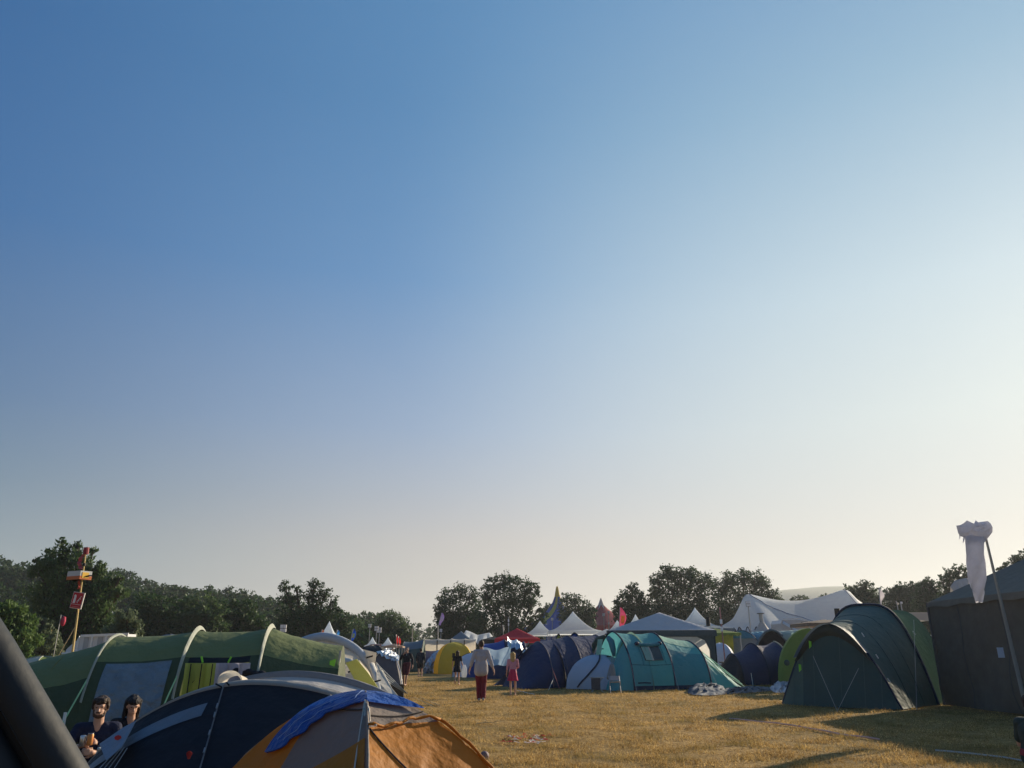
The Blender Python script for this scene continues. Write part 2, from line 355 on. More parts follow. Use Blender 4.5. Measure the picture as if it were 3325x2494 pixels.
tree_px('broadleaf_tree', 'rounded dark broadleaf tree right of the silver willow in front of the wood', 90, 500, [(470, 1960, 48), (530, 1975, 50), (500, 2030, 62), (440, 2030, 40), (560, 2050, 40)], 'wood', .42, 1.3)
tree_px('broadleaf_tree', 'domed lighter green tree standing in front of the wood at left', 92, 640, [(600, 1975, 44), (650, 1960, 46), (695, 1990, 44), (630, 2030, 55), (700, 2045, 40), (580, 2040, 38)], 'ash', .42, 1.1)
tree_px('broadleaf_tree', 'mid-green rounded tree between the left wood and the thin-topped tree', 96, 770, [(745, 1980, 42), (800, 1985, 44), (770, 2035, 56), (840, 2030, 42), (715, 2040, 36)], 'wood', .42, 1.3)
tree_px('sparse_tree', 'thin-topped tree with see-through ragged branches left of the white pagoda peak', 88, 1000, [(925, 1908, 24), (932, 1945, 28), (962, 1912, 18), (965, 1945, 24), (1022, 1900, 26), (1052, 1922, 26), (1000, 1935, 22), (1030, 1955, 40), (1078, 1952, 20), (940, 1990, 48), (1100, 1978, 16), (1005, 2010, 55), (1075, 2020, 40), (930, 2040, 50), (1060, 2055, 45), (1118, 2010, 24)], 'oak', .28, .95, .2, .2)
tree_px('roadside_tree', 'round green tree where the left wood ends above the red banners', 128, 1270, [(1262, 2008, 34), (1240, 2035, 36), (1295, 2025, 34), (1230, 2060, 32), (1275, 2060, 42), (1318, 2050, 26), (1200, 2060, 40), (1150, 2055, 44)], 'ash', .42, 1.35)
tree_px('oak_tree', 'left crown of the pair of big oaks in the centre', 118, 1490, [(1493, 1918, 30), (1450, 1940, 32), (1530, 1930, 30), (1428, 1965, 22), (1470, 1975, 44), (1530, 1975, 42), (1440, 2005, 34), (1490, 2020, 40), (1550, 2015, 36), (1455, 2040, 26), (1424, 1995, 16)], 'oak', .36, 1.05, .17, .3)
tree_px('oak_tree', 'largest spreading oak in the centre behind the red gazebo', 112, 1640, [(1634, 1882, 30), (1600, 1900, 30), (1672, 1898, 32), (1715, 1908, 30), (1742, 1918, 20), (1575, 1925, 26), (1640, 1935, 48), (1700, 1945, 42), (1590, 1970, 40), (1650, 1985, 52), (1735, 1950, 24), (1715, 1985, 24), (1560, 2010, 36), (1620, 2025, 40), (1680, 2025, 36), (1730, 2020, 26), (1752, 1978, 14), (1765, 1995, 16), (1752, 2030, 20)], 'oak', .36, 1.1, .17, .3)
tree_px('oak_tree', 'tree overlapping the right side of the blue and yellow big top', 140, 1880, [(1838, 1945, 22), (1868, 1945, 22), (1840, 1975, 30), (1878, 1972, 28), (1905, 1968, 22), (1925, 1982, 16), (1850, 2005, 30), (1890, 2005, 28), (1920, 2005, 20), (1860, 2035, 28)], 'oak', .38, 1.1, .18, .3)
tree_px('oak_tree', 'small tree peeping out left of the blue and yellow big top', 192, 1778, [(1782, 1968, 16), (1768, 1985, 15), (1795, 1990, 16), (1778, 2005, 18), (1762, 2000, 10)], 'oak', .42, 1.1, .18, .3)
tree_px('pointed_tree', 'dark pointed tree right of the maroon big top', 116, 2060, [(2052, 1905, 18), (2040, 1928, 26), (2072, 1935, 24), (2015, 1952, 24), (2055, 1960, 36), (2095, 1955, 24), (2012, 1980, 24), (2050, 1995, 38), (2095, 1990, 30), (2030, 2025, 36), (2085, 2025, 34)], 'oak', .36, 1.25, .17, .3)
tree_px('oak_tree', 'huge broad oak behind the grey gazebo roof', 118, 2200, [(2165, 1858, 30), (2200, 1868, 30), (2250, 1862, 28), (2130, 1885, 28), (2180, 1895, 42), (2240, 1900, 42), (2122, 1920, 24), (2290, 1890, 34), (2150, 1945, 40), (2220, 1950, 50), (2285, 1945, 42), (2140, 1985, 34), (2200, 2000, 40), (2270, 1995, 42), (2160, 2030, 36), (2240, 2035, 40)], 'oak', .36, 1.3, .16, .35)
tree_px('oak_tree', 'broad oak directly behind the left mast of the large white marquee', 124, 2420, [(2370, 1880, 28), (2410, 1872, 30), (2450, 1880, 30), (2485, 1892, 26), (2340, 1905, 32), (2400, 1915, 42), (2465, 1920, 36), (2508, 1925, 24), (2350, 1955, 42), (2430, 1960, 44), (2500, 1958, 30), (2530, 1950, 16), (2370, 2005, 44), (2330, 2035, 40), (2450, 2005, 40)], 'oak', .36, 1.3, .16, .35)
tree_px('hedgerow_tree', 'small rounded shrub tree below the hazy hill behind the white marquee', 210, 2598, [(2598, 1946, 17), (2577, 1953, 14), (2620, 1950, 15), (2598, 1965, 20)], 'wood', .55, 1.4)
tree_px('hedgerow_tree', 'small shrub tree on the right shoulder of the hazy hill', 210, 2680, [(2680, 1938, 13), (2664, 1946, 12), (2696, 1944, 12), (2700, 1962, 16), (2665, 1962, 16)], 'wood', .55, 1.4)
tree_px('oak_tree', 'rounded oak right behind the tall right peak of the white marquee', 112, 2795, [(2795, 1906, 26), (2765, 1915, 24), (2825, 1920, 26), (2745, 1935, 20), (2790, 1945, 42), (2845, 1940, 22), (2770, 1985, 40), (2830, 1985, 42)], 'oak', .36, 1.3, .16, .35)
tree_px('oak_tree', 'wide low tree behind the narrow white feather flag', 118, 2920, [(2885, 1925, 22), (2915, 1918, 24), (2945, 1910, 22), (2970, 1905, 20), (2880, 1955, 34), (2935, 1950, 38), (2985, 1940, 34), (2900, 1990, 38), (2960, 1990, 40)], 'oak', .36, 1.3, .16, .35)
tree_px('oak_tree', 'pointed tree just left of the dark marquee roof', 110, 3015, [(3011, 1890, 20), (2995, 1905, 22), (3035, 1905, 24), (3000, 1935, 30), (3045, 1935, 30), (3020, 1970, 38), (3070, 1950, 24)], 'oak', .36, 1.3, .16, .35)
tree_px('oak_tree', 'airy tree behind the white cloth streamer on the pole', 104, 3100, [(3080, 1858, 20), (3110, 1850, 22), (3138, 1862, 20), (3058, 1878, 18), (3100, 1885, 30), (3145, 1890, 26), (3075, 1910, 28), (3125, 1920, 34), (3090, 1950, 34)], 'oak', .34, .9, .18, .3)
tree_px('oak_tree', 'treetop showing over the dark marquee roof at the right edge', 100, 3310, [(3290, 1818, 20), (3320, 1808, 22), (3345, 1800, 26), (3258, 1835, 16), (3300, 1850, 34), (3350, 1850, 40), (3380, 1830, 30)], 'oak', .34, 1.0, .18, .3)
# ------------------------------------------------------------------ tents
def V3(*a): return Vector(a)
class Tunnel:                                   # hoops: (cx, cy, half width, height); th = heading of the axis
    def __init__(s, name, label, cat, hoops, th, sag=.05, ex=.72, loc=None, group=None, wr=.012, ez=None):
        s.h = hoops; s.a = V3(math.cos(th), math.sin(th), 0); s.c = V3(-math.sin(th), math.cos(th), 0); s.sag = sag; s.ex = 1.15 if ez is None else ex; s.ez = .88 if ez is None else ez; s.wr = wr
        s.T = Thing(name, label, cat, loc or (hoops[0][0], hoops[0][1], 0), group); s.sd = random.random()*9
    def sec(s, i): return s.h[i]
    def pt(s, u, p, off=0.):                    # u in hoop index units, p 0 = near foot .. 1 = far foot
        n = len(s.h)-1; i = min(n-1, max(0, int(u))) if n else 0; t = u-i
        A = s.h[i]; B = s.h[min(i+1, n)]; q = [A[k]*(1-t)+B[k]*t for k in range(4)]
        g = 1-s.sag*4*t*(1-t)*(0 if t < 0 or t > 1 else 1)
        ph = math.pi*p; cx, sx = math.cos(ph), math.sin(ph)
        hw = q[2]*(.5+.5*g)+off; hh = q[3]*g+off
        l = -hw*math.copysign(abs(cx)**s.ex, cx) if s.ez > 0 else -hw*cx; z = hh*(abs(sx)**s.ez if s.ez > 0 else max(0, 1-abs(cx)**(2.0+1.3*min(1, max(0, u))))**1.05)
        w = s.wr*math.sin(u*17+p*9+s.sd)*math.sin(p*14+u*5)
        return V3(q[0], q[1], 0)+s.c*(l-w)+V3(0, 0, max(z+w*.5, 0))
    def patch(s, u0, u1, p0, p1, off=0., nu=None, nv=None, flare=0):
        nu = nu or max(2, int((u1-u0)*8)+1); nv = nv or max(3, int((p1-p0)*28)+1); mb = MB()
        return mb.grid([[s.pt(u0+(u1-u0)*i/(nu-1), p0+(p1-p0)*j/(nv-1), off) for j in range(nv)] for i in range(nu)])
    def panel(s, name, m, u0, u1, p0, p1, off=0., parent=None, label=None): return s.T.part(name, s.patch(u0, u1, p0, p1, off), m, parent, True, label)
    def hoop(s, i, m, r=.03, off=.01, p0=0, p1=1, name='hoop'):
        mb = MB(); mb.tube([s.pt(i, p0+(p1-p0)*k/30, off) for k in range(31)], r, 8); return s.T.part(name, mb, m, None, True)
    def end(s, name, m, i, L, flat=.0, n=7, p0=0, p1=1, hz=.05, nar=.45, pw=1.0, label=None):    # sloping end from hoop i, L metres along the axis
        A = s.h[i]; rows = []
        for k in range(n):
            t = k/(n-1); row = []
            for j in range(31):
                p = p0+(p1-p0)*j/30; q = s.pt(i, p); c = V3(A[0], A[1], 0); d = q-c
                lat = d.dot(s.c); row.append(c+s.a*(L*t)+s.c*lat*(1-nar*t)+V3(0, 0, max(0, d.z*(1-t**pw)+.06*math.sin(t*math.pi)*math.sin(p*math.pi))))
            rows.append(row)
        return s.T.part(name, MB().grid(rows), m, None, True, label)
    def wall(s, name, m, i, lean=0., n=8, p0=0, p1=1, off=0, label=None):  # closed end at hoop i
        A = s.h[i]; rows = []
        for j in range(41):
            p = p0+(p1-p0)*j/40; q = s.pt(i, p)+s.a*off; b = V3(q.x, q.y, 0)+s.a*lean
            rows.append([b.lerp(q, (k/(n-1)))+s.a*(.05*math.sin(k/(n-1)*math.pi)*(1 if lean >= 0 else -1)) for k in range(n)])
        return s.T.part(name, MB().grid(rows), m, None, True, label)
    def seam(s, u, p0=.02, p1=.98, m=None, r=.008): return s.T.part('seam', MB().tube([s.pt(u, p0+(p1-p0)*k/24, .006) for k in range(25)], r, 5), m or FB['navy_trim'])
    def guy(s, i, p, dx, m, r=.008, name='guy_line', gz=0.):
        q = s.pt(i, p, .02); return s.T.part(name, MB().tube([q, V3(q.x+dx[0], q.y+dx[1], gz)], r, 5), m)
FB = {k: fab(k, c, t) for k, c, t in [
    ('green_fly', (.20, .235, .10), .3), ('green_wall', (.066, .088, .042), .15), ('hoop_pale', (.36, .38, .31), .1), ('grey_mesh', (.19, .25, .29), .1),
    ('lime_inner', (.55, .60, .13), .45), ('navy', (.020, .036, .10), .15), ('navy_dark', (.012, .012, .018), .03), ('piping_grey', (.34, .32, .29), .1),
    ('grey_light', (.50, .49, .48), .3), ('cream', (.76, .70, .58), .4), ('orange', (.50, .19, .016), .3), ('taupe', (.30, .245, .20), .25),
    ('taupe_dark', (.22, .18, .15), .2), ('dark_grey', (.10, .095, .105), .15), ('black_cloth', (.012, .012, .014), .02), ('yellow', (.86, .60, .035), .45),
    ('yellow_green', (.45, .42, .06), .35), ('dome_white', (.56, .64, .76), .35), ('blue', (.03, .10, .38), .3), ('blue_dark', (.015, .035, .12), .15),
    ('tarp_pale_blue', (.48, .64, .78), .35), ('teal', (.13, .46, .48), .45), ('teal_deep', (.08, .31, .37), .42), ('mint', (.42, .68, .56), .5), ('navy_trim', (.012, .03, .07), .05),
    ('white_pvc', (.80, .87, .96), .58), ('grey_pvc', (.60, .63, .68), .4), ('grey_pvc_dark', (.10, .105, .11), .15), ('red_gazebo', (.48, .03, .05), .35), ('slate', (.17, .22, .26), .25),
    ('grey_blue', (.34, .38, .44), .35), ('sky_panel', (.12, .34, .46), .35), ('lime_fly', (.24, .32, .09), .4), ('forest', (.085, .15, .13), .25), ('forest_dark', (.052, .10, .092), .18),
    ('marquee_dark', (.15, .138, .118), .12), ('marquee_roof', (.20, .195, .165), .2), ('bigtop_blue', (.03, .09, .34), .2), ('bigtop_yellow', (.60, .45, .09), .25), ('bigtop_red', (.34, .03, .04), .2)]}
FB['marquee_roof'] = mat('marquee_canvas', (.22, .20, .165), .95, .15, .6, 4.5, .14, spec=.05); FB['marquee_dark'] = mat('marquee_wall', (.16, .142, .118), .95, .1, .7, 4.5, .18, spec=.05)
TARP = mat('blue_tarpaulin', (.018, .085, .38), .32, .25, .8, 9, .35, 6., spec=.5)
FOIL = mat('silver_foil', (.50, .53, .58), .34, bump=1., bscale=5, metal=1., var=.1)
CORD = mat('cord_white', (.75, .76, .72), .6); CORDG = mat('cord_green', (.35, .6, .3), .6); LIMETAB = mat('lime_tab', (.30, .75, .06), .5)
METAL = mat('grey_metal', (.35, .36, .38), .4, metal=.8); BLACK = mat('black_plastic', (.012, .012, .013), .45); WHITE = mat('white_plastic', (.75, .76, .77), .45, var=.05)
BEAM = fab('air_beam', (.62, .60, .54), .1, .45, .3); BEAMG = fab('air_beam_grey', (.42, .46, .52), .1, .5, .3)

# --- long green tunnel tent at left
def green_tent():
    Y = 12.7; hw = 1.25; yc = Y; th = R(8)
    xs = [WX(380, Y), WX(633, Y), WX(861, Y)]
    hs = [HZ(2066, Y), HZ(2048, Y), HZ(2039, Y)]
    t = Tunnel('tunnel_tent', 'long green tunnel tent with pale hoops behind the seated couple', 'tent', [(xs[0]-2.9, yc-.4, 1.1, .95), (xs[0]-.62, yc-.09, 1.2, HZ(2116, Y)), (xs[0], yc-.0, hw, hs[0]), (xs[1], yc+.15, hw, hs[1]), (xs[2], yc+.3, hw, hs[2]), (WX(1112, Y+.4), yc+.45, 1.1, HZ(2104, Y+.4)+.03)], th, .02, 1.05, ez=.75)
    t.h = t.h[1:]; t.h0 = (xs[0]-2.9, yc-.4, 1.1, .95); t.h = [(xs[0]-.62, yc-.09, 1.2, HZ(2116, Y))]+t.h[1:]
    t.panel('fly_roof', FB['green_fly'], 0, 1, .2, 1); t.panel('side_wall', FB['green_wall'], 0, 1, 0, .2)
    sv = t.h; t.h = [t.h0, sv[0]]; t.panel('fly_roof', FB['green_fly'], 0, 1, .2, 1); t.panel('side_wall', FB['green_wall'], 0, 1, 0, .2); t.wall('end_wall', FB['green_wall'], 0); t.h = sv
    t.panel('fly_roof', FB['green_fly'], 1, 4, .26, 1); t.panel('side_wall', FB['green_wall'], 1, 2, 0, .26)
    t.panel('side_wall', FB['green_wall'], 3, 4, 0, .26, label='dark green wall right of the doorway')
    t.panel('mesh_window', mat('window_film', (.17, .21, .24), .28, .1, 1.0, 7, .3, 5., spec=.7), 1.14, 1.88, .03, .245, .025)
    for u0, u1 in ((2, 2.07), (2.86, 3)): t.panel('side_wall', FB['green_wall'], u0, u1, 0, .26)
    t.panel('door_header', FB['black_cloth'], 2.07, 2.86, .232, .26, .0)
    rm = [t.pt(2.07+.79*k/16, .02)+V3(0, .16, 0) for k in range(17)]
    t.T.part('inner_tent', MB().grid([[V3(p.x+.04*math.sin(k*2), p.y-.03*math.cos(k*3.), z) for z in (0.02, .45, .9, 1.34)] for k, p in enumerate(rm)][:8]), FB['lime_inner'], None, True)
    t.T.part('inner_curtain', MB().grid([[V3(p.x+.02*math.sin(k*2), p.y+.05*math.cos(k*2), z) for z in (0.02, .45, .9, 1.34)] for k, p in enumerate(rm)][8:]), fab('lilac_mesh', (.42, .42, .52), .3), None, True)
    for f in (.09, .26, .43): p = rm[0].lerp(rm[16], f)+V3(0, -.08, 0); t.T.part('zip', MB().tube([V3(p.x, p.y, .02), V3(p.x+.02, p.y, 1.33)], .008, 5), BLACK)
    q = [t.pt(2.08, .235, .03), t.pt(2.36, .235, .03), t.pt(2.2, .165, .03), t.pt(2.14, .175, .03)]
    t.T.part('rolled_flap', MB().poly(q), FB['black_cloth'])
    q = t.pt(2.62, .215, .05); mb = MB()
    for k in range(5): mb.ell((q.x+.09*k+.12, q.y-.02, q.z-.07-.012*k-.03*(k % 2)), (.08, .05, .06+.02*(k % 2)))
    t.T.part('rolled_flap', mb, FB['navy_dark'], None, True)
    for u in (2.25, 2.6): q = t.pt(u, .245, .05); t.T.part('toggle', MB().box((q.x, q.y, q.z-.02), (.022, .02, .09), Matrix.Rotation(R(25 if u > 2.5 else -20), 3, 'Y')), LIMETAB)
    for i in (1, 2, 3):
        mb = MB(); w = .02; mb.grid([[t.pt(i-w*.8, .12+.84*k/40, .03+(0.05 if i > 1 else .02)*math.sin(math.pi*k/40)) for k in range(41)], [t.pt(i, .12+.84*k/40, .05) for k in range(41)], [t.pt(i+w*.8, .12+.84*k/40, .02) for k in range(41)]])
        t.T.part('hoop', mb, FB['hoop_pale'], None, True)
    for i, (a, b) in ((1, (.06, -1.1)), (2, (.02, -1.1)), (3, (.0, -1.0))):
        q = t.pt(i, .2, .04); g = t.guy(i, .2, (a, b), CORDG, .011); e = V3(q.x+a, q.y+b, 0).lerp(q, .55); t.T.part('line_runner', MB().box(e, (.03, .03, .16)), CORD, g)
    t.wall('end_wall', FB['green_wall'], 4)
    A = t.pt(4, .32); tip = V3(A.x+.02, A.y-.1, A.z+.12)
    t.T.part('tent_pole', MB().tube([V3(A.x-.12, A.y-.15, 0), tip], .018, 6), METAL)
    t.T.part('toggle', MB().slab([(A.x-.12, A.y-.16, A.z-.03), (A.x-.03, A.y-.16, A.z), (A.x-.05, A.y-.16, A.z-.13), (A.x-.13, A.y-.16, A.z-.17)], (0, .015, 0)), LIMETAB)
    a = V3(A.x+.03, A.y-.12, A.z-.35)
    t.T.part('door_flap', MB().slab([at(x_, y_, 12.3) for x_, y_ in ((1122, 2152), (1158, 2140), (1195, 2185), (1236, 2245), (1228, 2330), (1170, 2330), (1165, 2235), (1142, 2190))], (0, .02, 0)), fab('lime_flap', (.62, .62, .22), .35), label='pale lime flap pegged out at the right end')
    for dx in (-.15, .02): t.T.part('guy_line', MB().tube([A, V3(A.x+dx, A.y-.75, 0)], .01, 5), CORD)
green_tent()

# --- dark navy dome with grey piping, close at left
def arch_pts(px, Y): return [at(x, y, Y) for x, y in px]
def navy_dome():
    T = Thing('dome_tent', 'dark navy dome tent with grey piping in the left foreground', 'tent', (-2.9, 7.6, 0))
    def arch(L, Rr, H, pk, Y0, n=48, pw=.62):
        pts = []
        for k in range(n+1):
            t = k/n; x = L+(Rr-L)*t; u = (x-pk)/((Rr-pk) if x > pk else (pk-L)); z = H*max(0, 1-abs(u)**2.0)**pw; pts.append(V3(x, Y0, z))
        return pts
    zA = HZ(2216, 7.5)
    A = arch(WX(255, 7.5), WX(1560, 7.5), zA, WX(835, 7.5), 7.5); Ab = [V3(p.x, 7.62, p.z+.012) for p in A]
    B = arch(WX(420, 8.7), WX(1560, 8.7), HZ(2198, 8.7), WX(945, 8.7), 8.7)
    gnd = [V3(p.x*.86-.42, 6.55+.25*abs(k/24-1)**2, 0) for k, p in enumerate(A)]
    def front(p, k, f): g = gnd[k]; q = g.lerp(p, f); return q+V3(0, -.10*math.sin(f*math.pi), .04*math.sin(f*math.pi))
    rows = [[front(A[k], k, f/12) for f in range(13)] for k in range(len(A))]
    T.part('front_wall', MB().grid(rows), FB['navy_dark'], None, True)
    # reflective band that follows the arch on the left half
    def inner(k, d): # point on the front wall at distance fraction d below the arch
        return front(A[k], k, 1-d)+V3(0, -.012, 0)
    band = [[inner(k, .12+.10*(1-k/17)), inner(k, .21+.14*(1-k/17))] for k in range(1, 18)]
    T.part('reflective_band', MB().grid(band), fab('band_grey', (.16, .19, .23), .05, .5), None, True)
    cor = [V3(p.x, p.y, p.z) for p in A]
    T.part('piping', MB().grid([[p+V3(0, -.015, -.035), p+V3(0, -.03, .0), q+V3(0, 0, .012)] for p, q in zip(A, Ab)]), FB['piping_grey'], None, True)
    T.part('pole_sleeve', MB().tube(Ab, .013, 6), BLACK, None, True)
    mid = []
    for p, q in zip(Ab, B): mid.append([p.lerp(q, f)-V3(0, 0, .07*math.sin(f*math.pi)*(1 if p.z > .2 else 0)) for f in (0, .2, .4, .6, .8, 1)])
    T.part('fly_roof', MB().grid(mid), FB['grey_light'], None, True)
    T.part('rear_arch', MB().grid([[p+V3(0, 0, 0), p+V3(0, .0, .06), p+V3(0, .12, .06)] for p in B]), fab('arch_taupe', (.24, .235, .24), .1), None, True)
    bk = [V3(p.x*.85-.4, 9.15, 0) for p in B]
    T.part('back_wall', MB().grid([[b.lerp(p, f/5) for f in range(6)] for b, p in zip(bk, B)]), FB['grey_blue'], None, True)
    # vertical seam with clips
    k0 = 18; sm = [inner(k0, f/14) for f in range(14)]
    seam = [V3(p.x-.34*(f/13), p.y-.02, p.z) for f, p in enumerate(sm)]
    seam = []
    for f in range(14):
        py = 2226+(2600-2226)*f/13; zz = HZ(py, 7.2); fr_ = min(1, zz/zA); seam.append(at(726-(py-2226)*.285, py, 6.55+.95*fr_-.10*math.sin(fr_*3.14)-.03))
    s_ = T.part('centre_pole', MB().tube(seam, .006, 6), mat('seam_grey', (.14, .15, .17), .5), None, True)
    for f in (2, 3, 5, 7, 10, 12): T.part('clip', MB().tube([seam[f]+V3(0, -.02, 0), seam[f+1].lerp(seam[f], .45)+V3(0, -.02, 0)], .007, 6), METAL, s_)
    # light side panel at the lower left with red mark
    pa = [at(400, 2362, 7.3), at(440, 2340, 7.25), at(395, 2425, 6.95), at(345, 2470, 6.8), at(322, 2416, 7.25)]
    sp_ = T.part('side_panel', MB().slab(pa, (0, .02, 0)), fab('side_panel_blue', (.22, .26, .33), .15))
    c = at(385, 2395, 7.08); T.part('mark', MB().slab([c+V3(.03*math.cos(a), -.01, .02*math.sin(a)) for a in np.linspace(0, 6.28, 9)[:-1]], (0, -.003, 0)), mat('mark_red', (.5, .03, .03)), sp_)
    c = at(635, 2445, 6.75)
    T.part('logo_patch', MB().slab([c+V3(.02*math.cos(a)*(1+.3*math.sin(3*a)), -.13, .03*math.sin(a)) for a in np.linspace(0, 6.28, 13)[:-1]], (0, -.003, 0)), mat('logo_red', (.35, .02, .015)))
    # cream vent hood on the ridge
    h = []
    for i in range(8):
        t = i/7; row = []
        for j in range(17):
            a = math.pi*j/16; c = at(775, 2212, 7.9); row.append(V3(c.x-.115*math.cos(a)*(1-.1*t), 7.66+.22*t, c.z-.02+.108*math.sin(a)**.8*(1-.35*t)))
        h.append(row)
    T.part('vent_hood', MB().grid(h), FB['cream'], None, True)
    rim = [p+V3(0, -.01, .0) for p in h[0]]; T.part('hood_rim', MB().grid([[p+V3(0, -.01, -.012), p+V3(0, -.005, .014)] for p in rim]), FB['cream'], None, True)
    for k, (x0, y0, x1, y1) in enumerate([(700, 2220, 722, 2232), (722, 2232, 735, 2215), (735, 2215, 745, 2226), (1060, 2266, 1075, 2258)]):
        T.part('strap', MB().tube([at(x0, y0, 7.44), at(x1, y1, 7.44)], .007, 5), METAL if k % 2 else BLACK)
    mb = MB()
    for dx in (0, .05, .1, .16): a = at(420, 2425, 6.95)+V3(dx*.4-.08, 0, -.05*dx); mb.tube([a, a+V3(-.35+dx, -.2, -.5)], .004, 5)
    T.part('guy_line', mb, mat('line_grey', (.3, .35, .4)))
navy_dome()

# --- orange and grey dome with blue tarpaulin, nearest
def orange_dome():
    ap = at(1187, 2250, 5.8); T = Thing('dome_tent', 'small orange and grey dome tent with blue tarpaulin on top', 'tent', (ap.x, ap.y, 0))
    H = ap.z; g = {'L': V3(-2.35, 6.0, 0), 'Rr': V3(.29, 5.5, 0), 'F': V3(-.71, 4.4, 0), 'B': V3(-1.1, 7.1, 0)}
    def pole(c, s, dx=0): # s 0 base .. 1 apex
        a = s*math.pi/2; h = math.cos(a)**1.12; z = math.sin(a)**1.4; P = ap.lerp(V3(c.x, c.y, ap.z), h); return V3(P.x, P.y, H*z*(1-.0*s))
    P = {k: (lambda s, c=c: pole(c, s)) for k, c in g.items()}
    wr = lambda s, t: .014*math.sin(s*19+t*7)*math.sin(t*11)+.006*math.sin(s*41+t*23)
    def surf(a, b, s, t, off=0):
        p = P[a](s).lerp(P[b](s), t); mid = V3(ap.x, ap.y, p.z); out = (p-mid); out.z = 0; out = out.normalized() if out.length > .01 else V3(0, -1, 0)
        bulge = -.05*math.sin(math.pi*t)*math.sin(math.pi*min(1, s*1.05))
        return p+out*(bulge+wr(s, t)*(1-s)+off)+V3(0, 0, off*.8)
    def panel(name, m, a, b, s0, s1, f0, f1, off=0, n=22, parent=None, label=None): # f0,f1: t-limits as functions of s
        rows = []
        for i in range(n+1):
            s = s0+(s1-s0)*i/n; lo, hi = f0(s), f1(s); rows.append([surf(a, b, s, lo+(hi-lo)*j/14, off) for j in range(15)])
        return T.part(name, MB().grid(rows), m, parent, True, label)
    one = lambda s: 1.; zero = lambda s: 0.; lim = lambda s: min(.45, .17+.30*(1-s))
    panel('orange_edge', FB['orange'], 'L', 'F', 0, .97, zero, lim)
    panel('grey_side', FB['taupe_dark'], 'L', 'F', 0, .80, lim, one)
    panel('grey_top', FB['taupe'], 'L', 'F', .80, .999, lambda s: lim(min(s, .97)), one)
    wedge = lambda s: .96-.60*max(0, (.66-s)/.2)
    panel('orange_wedge', FB['orange'], 'L', 'F', .2, .66, lambda s: max(.3, wedge(s)), lambda s: .97, .006)
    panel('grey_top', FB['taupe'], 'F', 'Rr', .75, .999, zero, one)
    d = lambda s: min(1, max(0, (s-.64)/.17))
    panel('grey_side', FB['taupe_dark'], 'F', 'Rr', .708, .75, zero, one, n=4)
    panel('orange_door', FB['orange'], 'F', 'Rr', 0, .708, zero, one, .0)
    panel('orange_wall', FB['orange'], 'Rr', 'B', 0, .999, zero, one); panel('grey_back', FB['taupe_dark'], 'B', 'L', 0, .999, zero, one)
    # draped door edge: a folded roll of orange cloth along the diagonal
    mb = MB(); fold = [surf('F', 'Rr', .708-.012*math.sin(k*.45), k/14, .025+.012*math.sin(k*1.7)) for k in range(15)]
    mb.tube(fold, [.007+.004*abs(math.sin(k*1.3)) for k in range(15)], 7); T.part('door_fold', mb, FB['orange'], None, True)
    rim = [P['Rr'](s) for s in np.linspace(.02, .72, 24)]; mb = MB(); mb.tube([p+V3(.01, 0, .012+.006*math.sin(i*2.1)) for i, p in enumerate(rim)], [.008+.004*abs(math.sin(i*1.9)) for i in range(24)], 7)
    T.part('hem', mb, FB['orange'], None, True)
    # seams
    seamm = mat('seam_dark', (.05, .04, .035), .8); creamm = mat('pole_tape', (.55, .50, .42), .6, bump=.5)
    for a, b, s in (('L', 'F', .80), ('F', 'Rr', .765)): T.part('seam', MB().tube([surf(a, b, s-.02*math.sin(t*3.1), t, .006) for t in np.linspace(.02, .98, 20)], .0045, 5), seamm)
    T.part('seam', MB().tube([surf('F', 'Rr', s, .02+.55*(.70-s)/.28, .006) for s in np.linspace(.2, .70, 14)], .006, 5), seamm)
    fr = [P['F'](s)+V3(.0, -.012, .01) for s in np.linspace(.05, .985, 30)]
    T.part('pole_sleeve', MB().tube(fr, [.007+.004*math.sin(i*2.3)**2 for i in range(30)], 7), FB['taupe'], None, True)
    for k in range(7):
        a = P['F'](.86-.01*k)+V3(-.008+.004*k, -.03, .01); mb = MB(); e = P['F'](.40-.03*k)+V3(-.11+.038*k, -.05, 0); m_ = a.lerp(e, .45)+V3(.012*math.sin(k*2), -.02, -.01)
        mb.tube([a, m_, e], .0055, 5); T.part('cord', mb, creamm, None, True)
    for a, e in ((.72, (.075, -.22)), (.72, (.105, -.16))):
        p = P['F'](a)+V3(0, -.02, .01); q = surf('F', 'Rr', .70, .06, .03); T.part('cord', MB().tube([p, q+V3(e[0]*.2, 0, 0)], .006, 5), creamm)
    # blue tarpaulin folded over the apex
    lo = lambda s: .15*max(0, 1-(s-.55)/.30); hi = lambda s: min(1.0, lo(s)+float(np.interp(s, [.55, .60, .74, .80, .85], [.04, .15, .34, .62, 1.0]))+.02*math.sin(s*90))
    tp = panel('tarpaulin', TARP, 'L', 'F', .55, .9995, lo, lambda s: max(lo(s)+.02, hi(s)), .022, 36)
    panel('tarpaulin_fold', TARP, 'F', 'Rr', .77, .9995, lambda s: min(.97, max(0, (.84-s)/.07)), one, .022, 24, tp)
    for k in (.35, .7): T.part('stitching', MB().tube([surf('L', 'F', s, lo(s)+(hi(s)-lo(s))*k, .027) for s in np.linspace(.6, .98, 30)], .0018, 4), mat('stitch', (.3, .42, .65)), tp)
    ed = [surf('L', 'F', s, hi(s), .024) for s in np.linspace(.55, .83, 24)]; T.part('tarpaulin_hem', MB().tube(ed, .007, 6), TARP, tp, True)
orange_dome()

